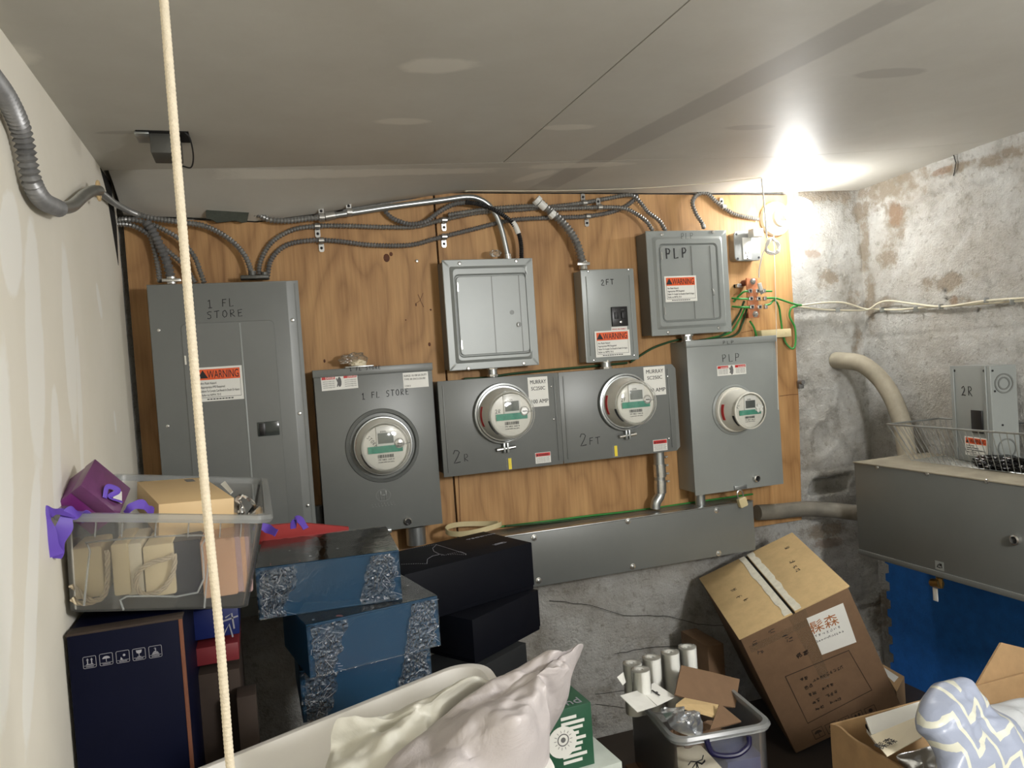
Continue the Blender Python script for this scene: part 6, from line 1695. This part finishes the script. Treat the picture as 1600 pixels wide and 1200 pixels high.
# cartons around it
f = lvl((1.60, 1.93, .655), 0, .30, .30)
pxb = P(1127, 1023, Y=1.88); pxb2 = P(1175, 1023, Y=1.88)
support(pxb.x, pxb.x + .055, 1.95, 2.10, pxb.z, 'brown carton standing behind the left side of the big tilted box')
zb2 = P(1403, 1057, Y=1.70).z
t = thing('cardboard_box', 'small flat cardboard box with white label behind the big tilted box', 'cardboard box', (1.75, 1.78, TT))
fq = lvl((1.685, 1.70, zb2), -18, .12, zb2 - TT)
fq = Fr((1.66, 1.745, TT), (math.cos(rad(-40)), math.sin(rad(-40)), 0), (0, 0, 1))
ZS = .47; aR = P(1413, 1057, Z=ZS); aB = P(1374, 1035, Z=ZS); aF = P(1393, 1075, Z=ZS)
link('box_body', plate3(G(), [Vector((p.x, p.y, (ZS + TT) / 2)) for p in (aB, aR, P(1401, 1081, Z=ZS))], ZS - TT), M_CARD, t)
tl_ = Vector((0, 0, .0015)); link('white_label', plate3(G(), [P(1378, 1041, Z=ZS + .001), P(1404, 1058, Z=ZS + .001), P(1397, 1066, Z=ZS + .001), P(1386, 1056, Z=ZS + .001)], .001), M_WHITEL, t)

# ---- open carton at lower right
ZT = .75
a0 = P(1313, 1140, Z=ZT); a1 = P(1400, 1197, Z=ZT); 
f = Fr((a0.x, 1.00, TT), (1, 0, 0), (0, 0, 1)); w, d, h = .56, .225, ZT - TT
t = thing('open_carton', 'open cardboard carton at lower right holding booklets and white bags', 'cardboard box', (a0.x + .28, 1.1, TT))
th = .005
link('carton_body', G().box(f, 0, w, 0, h, -d, -d + th, .001).box(f, 0, w, 0, h, -th, 0, .001).box(f, w - th, w, 0, h, -d + th, -th).box(f, 0, w, 0, th, -d + th, -th), M_CARD, t)
# left wall with frayed upper edge
g = G(); grid = []
for i in range(21):
    row = []
    for j in range(31):
        k = j / 30; zt2 = h - .004 + (.006 * hsh(k * 30, 3) if True else 0) + .008 * math.exp(-((k - .9) / .1) ** 2)
        row.append(f.p(.0 + .002 * hsh(k * 9, i * .3), zt2 * i / 20, -k * d))
    grid.append(row)
g.sheet(grid, -.005); link('side_wall', g, M_CARD, t)
q = [P(1517, 1083, Y=1.235), P(1563, 1004, Y=1.28), P(1604, 1014, Y=1.28), P(1625, 1055, Y=1.26), P(1612, 1106, Y=1.235), P(1560, 1100, Y=1.232)]
link('back_flap', plate3(G(), q, .005), M_CARD, t)
q = [P(1516, 1085, Y=1.228), P(1560, 1101, Y=1.228), P(1612, 1107, Y=1.228), P(1610, 1150, Y=1.222), P(1520, 1150, Y=1.222)]
link('back_panel', plate3(G(), q, .005), M_CARDL, t)
# booklets
for k, (pg, mt_, lab) in enumerate(((((1352, 1124), (1444, 1096), (1500, 1098), (1480, 1120), (1362, 1150)), M_WHITEL, 'top white-edged booklet at the back of the open carton'),
                                    (((1352, 1134), (1446, 1106), (1480, 1124), (1370, 1158)), M_BLACKB, 'black booklet under the white-edged one in the open carton'),
                                    (((1354, 1142), (1440, 1114), (1470, 1130), (1372, 1166)), M_WHITEL, 'white sheet stack below the black booklet in the open carton'))):
    z = .772 - k * .012
    single('booklet', plate3(G(), [P(a, b, Z=z) for a, b in pg], .006), mt_, lab, 'booklet')
g = plate3(G(), [P(1360, 1150, Z=.782), P(1436, 1119, Z=.790), P(1441, 1152, Z=.786), P(1386, 1182, Z=.778)], .0015)
cc = single('greeting_card', g, M_PAPER, 'cream card with two dark characters in the open carton', 'card')
pA = P(1376, 1174, Z=.7805); pB = P(1402, 1161, Z=.7835)
fc_ = Fr(pA + Vector((0, 0, .0030)), (pB - pA), Vector((-.3, .95, .1)))
g = text_into(G(), fc_, '\u9aF9\u68EE', 0, 0, .018, .0, width=(pB - pA).length); link('card_characters', g, M_INK, cc)
g = pillow([P(1400, 1182, Z=.742), P(1430, 1172, Z=.75), P(1470, 1165, Z=.76), P(1485, 1200, Z=.74), P(1450, 1225, Z=.72), P(1425, 1210, Z=.72)], .006, 4, .006)
single('bubble_mailer', g, M_FOIL, 'small silvery mailer lying in front of the cream card', 'mailer')
# white bag printed with zigzags
def mat_zig():
    m, nt, b = nodes('zigzag_bag_film'); v = coord(nt)
    sp = N(nt, 'ShaderNodeSeparateXYZ'); mp = N(nt, 'ShaderNodeMapping'); mp.inputs['Rotation'].default_value = (0, rad(-35), 0); lk(nt, v, mp.inputs['Vector']); lk(nt, mp.outputs[0], sp.inputs[0])
    tri = math_n(nt, 'PINGPONG', sp.outputs['X'], .030)
    s = math_n(nt, 'ADD', math_n(nt, 'MULTIPLY', sp.outputs['Z'], 1.0), math_n(nt, 'MULTIPLY', tri, 1.25))
    fr_ = math_n(nt, 'FRACT', math_n(nt, 'MULTIPLY', s, 1 / .042))
    msk = math_n(nt, 'LESS_THAN', fr_, .26)
    c = mixc(nt, msk, lin((158, 166, 186)), lin((214, 214, 198)))
    lk(nt, c, b.inputs['Base Color']); b.inputs['Roughness'].default_value = .35
    bump(nt, b, noise_n(nt, v, 20, 4, .6, 1), .2, .01); return m
g = pillow([P(1433, 1128, Y=1.00), P(1438, 1100, Y=1.02), P(1455, 1071, Y=1.04), P(1474, 1064, Y=1.05), P(1493, 1062, Y=1.05), P(1516, 1083, Y=1.05), P(1545, 1118, Y=1.04), P(1583, 1142, Y=1.0), P(1603, 1185, Y=.96), P(1612, 1240, Y=.93), P(1480, 1245, Y=.93), P(1464, 1185, Y=.96), P(1450, 1158, Y=.98), P(1436, 1143, Y=.99)], .042, 3, .018, 20, 5, 8, .03, .014)
single('plastic_bag', g, mat_zig(), 'white bag printed with pale zigzags on the open carton', 'plastic bag', None, 60)
g = pillow([P(1540, 1108, Y=1.12), P(1562, 1098, Y=1.13), P(1600, 1090, Y=1.13), P(1660, 1095, Y=1.12), P(1660, 1230, Y=1.0), P(1610, 1230, Y=1.0), P(1585, 1150, Y=1.06)], .02, 9, .014, 16, 4, 14, .015, .02)
single('bubble_mailer', g, bagmat('pale_mailer_film', (214, 218, 222), .1, .25), 'crinkled silver-white mailer at the lower right corner', 'mailer', None, 60)

# ---- cord hanging close to the camera
t = thing('rope', 'cream braided cord hanging from the ceiling close in the foreground', 'cord', (-.048, .75, 1.04))
top = P(250, -60, Y=.75); p0 = P(256, 0, Y=.75); p1 = P(308, 640, Y=.75); p2 = P(360, 1200, Y=.75)
c = [Vector((p0.x - .001, .75, 1.999)), Vector((p0.x, .75, 1.90)), p0, P(283, 330, Y=.75), P(320, 760, Y=.75), P(343, 990, Y=.75), p2, p2 + Vector((.002, 0, -.09))]
link('cord', G().tube(c, .0040, 10, ridge=(.0002, .004)), M_CREAM, t, 60)
link('cord_knot', G().lathe(Fr(p2 + Vector((.002, 0, -.10)), (1, 0, 0), (0, 1, 0)), 0, 0, [(.003, 0), (.0075, .004), (.0085, .010), (.006, .016), (.004, .018)], 14, cap0=True), M_CREAM, t)
link('ceiling_hook', G().tube([Vector((p0.x - .001, .75, 2.0)), Vector((p0.x - .001, .75, 1.985))], .003, 8, smooth=0), M_STEEL, t)
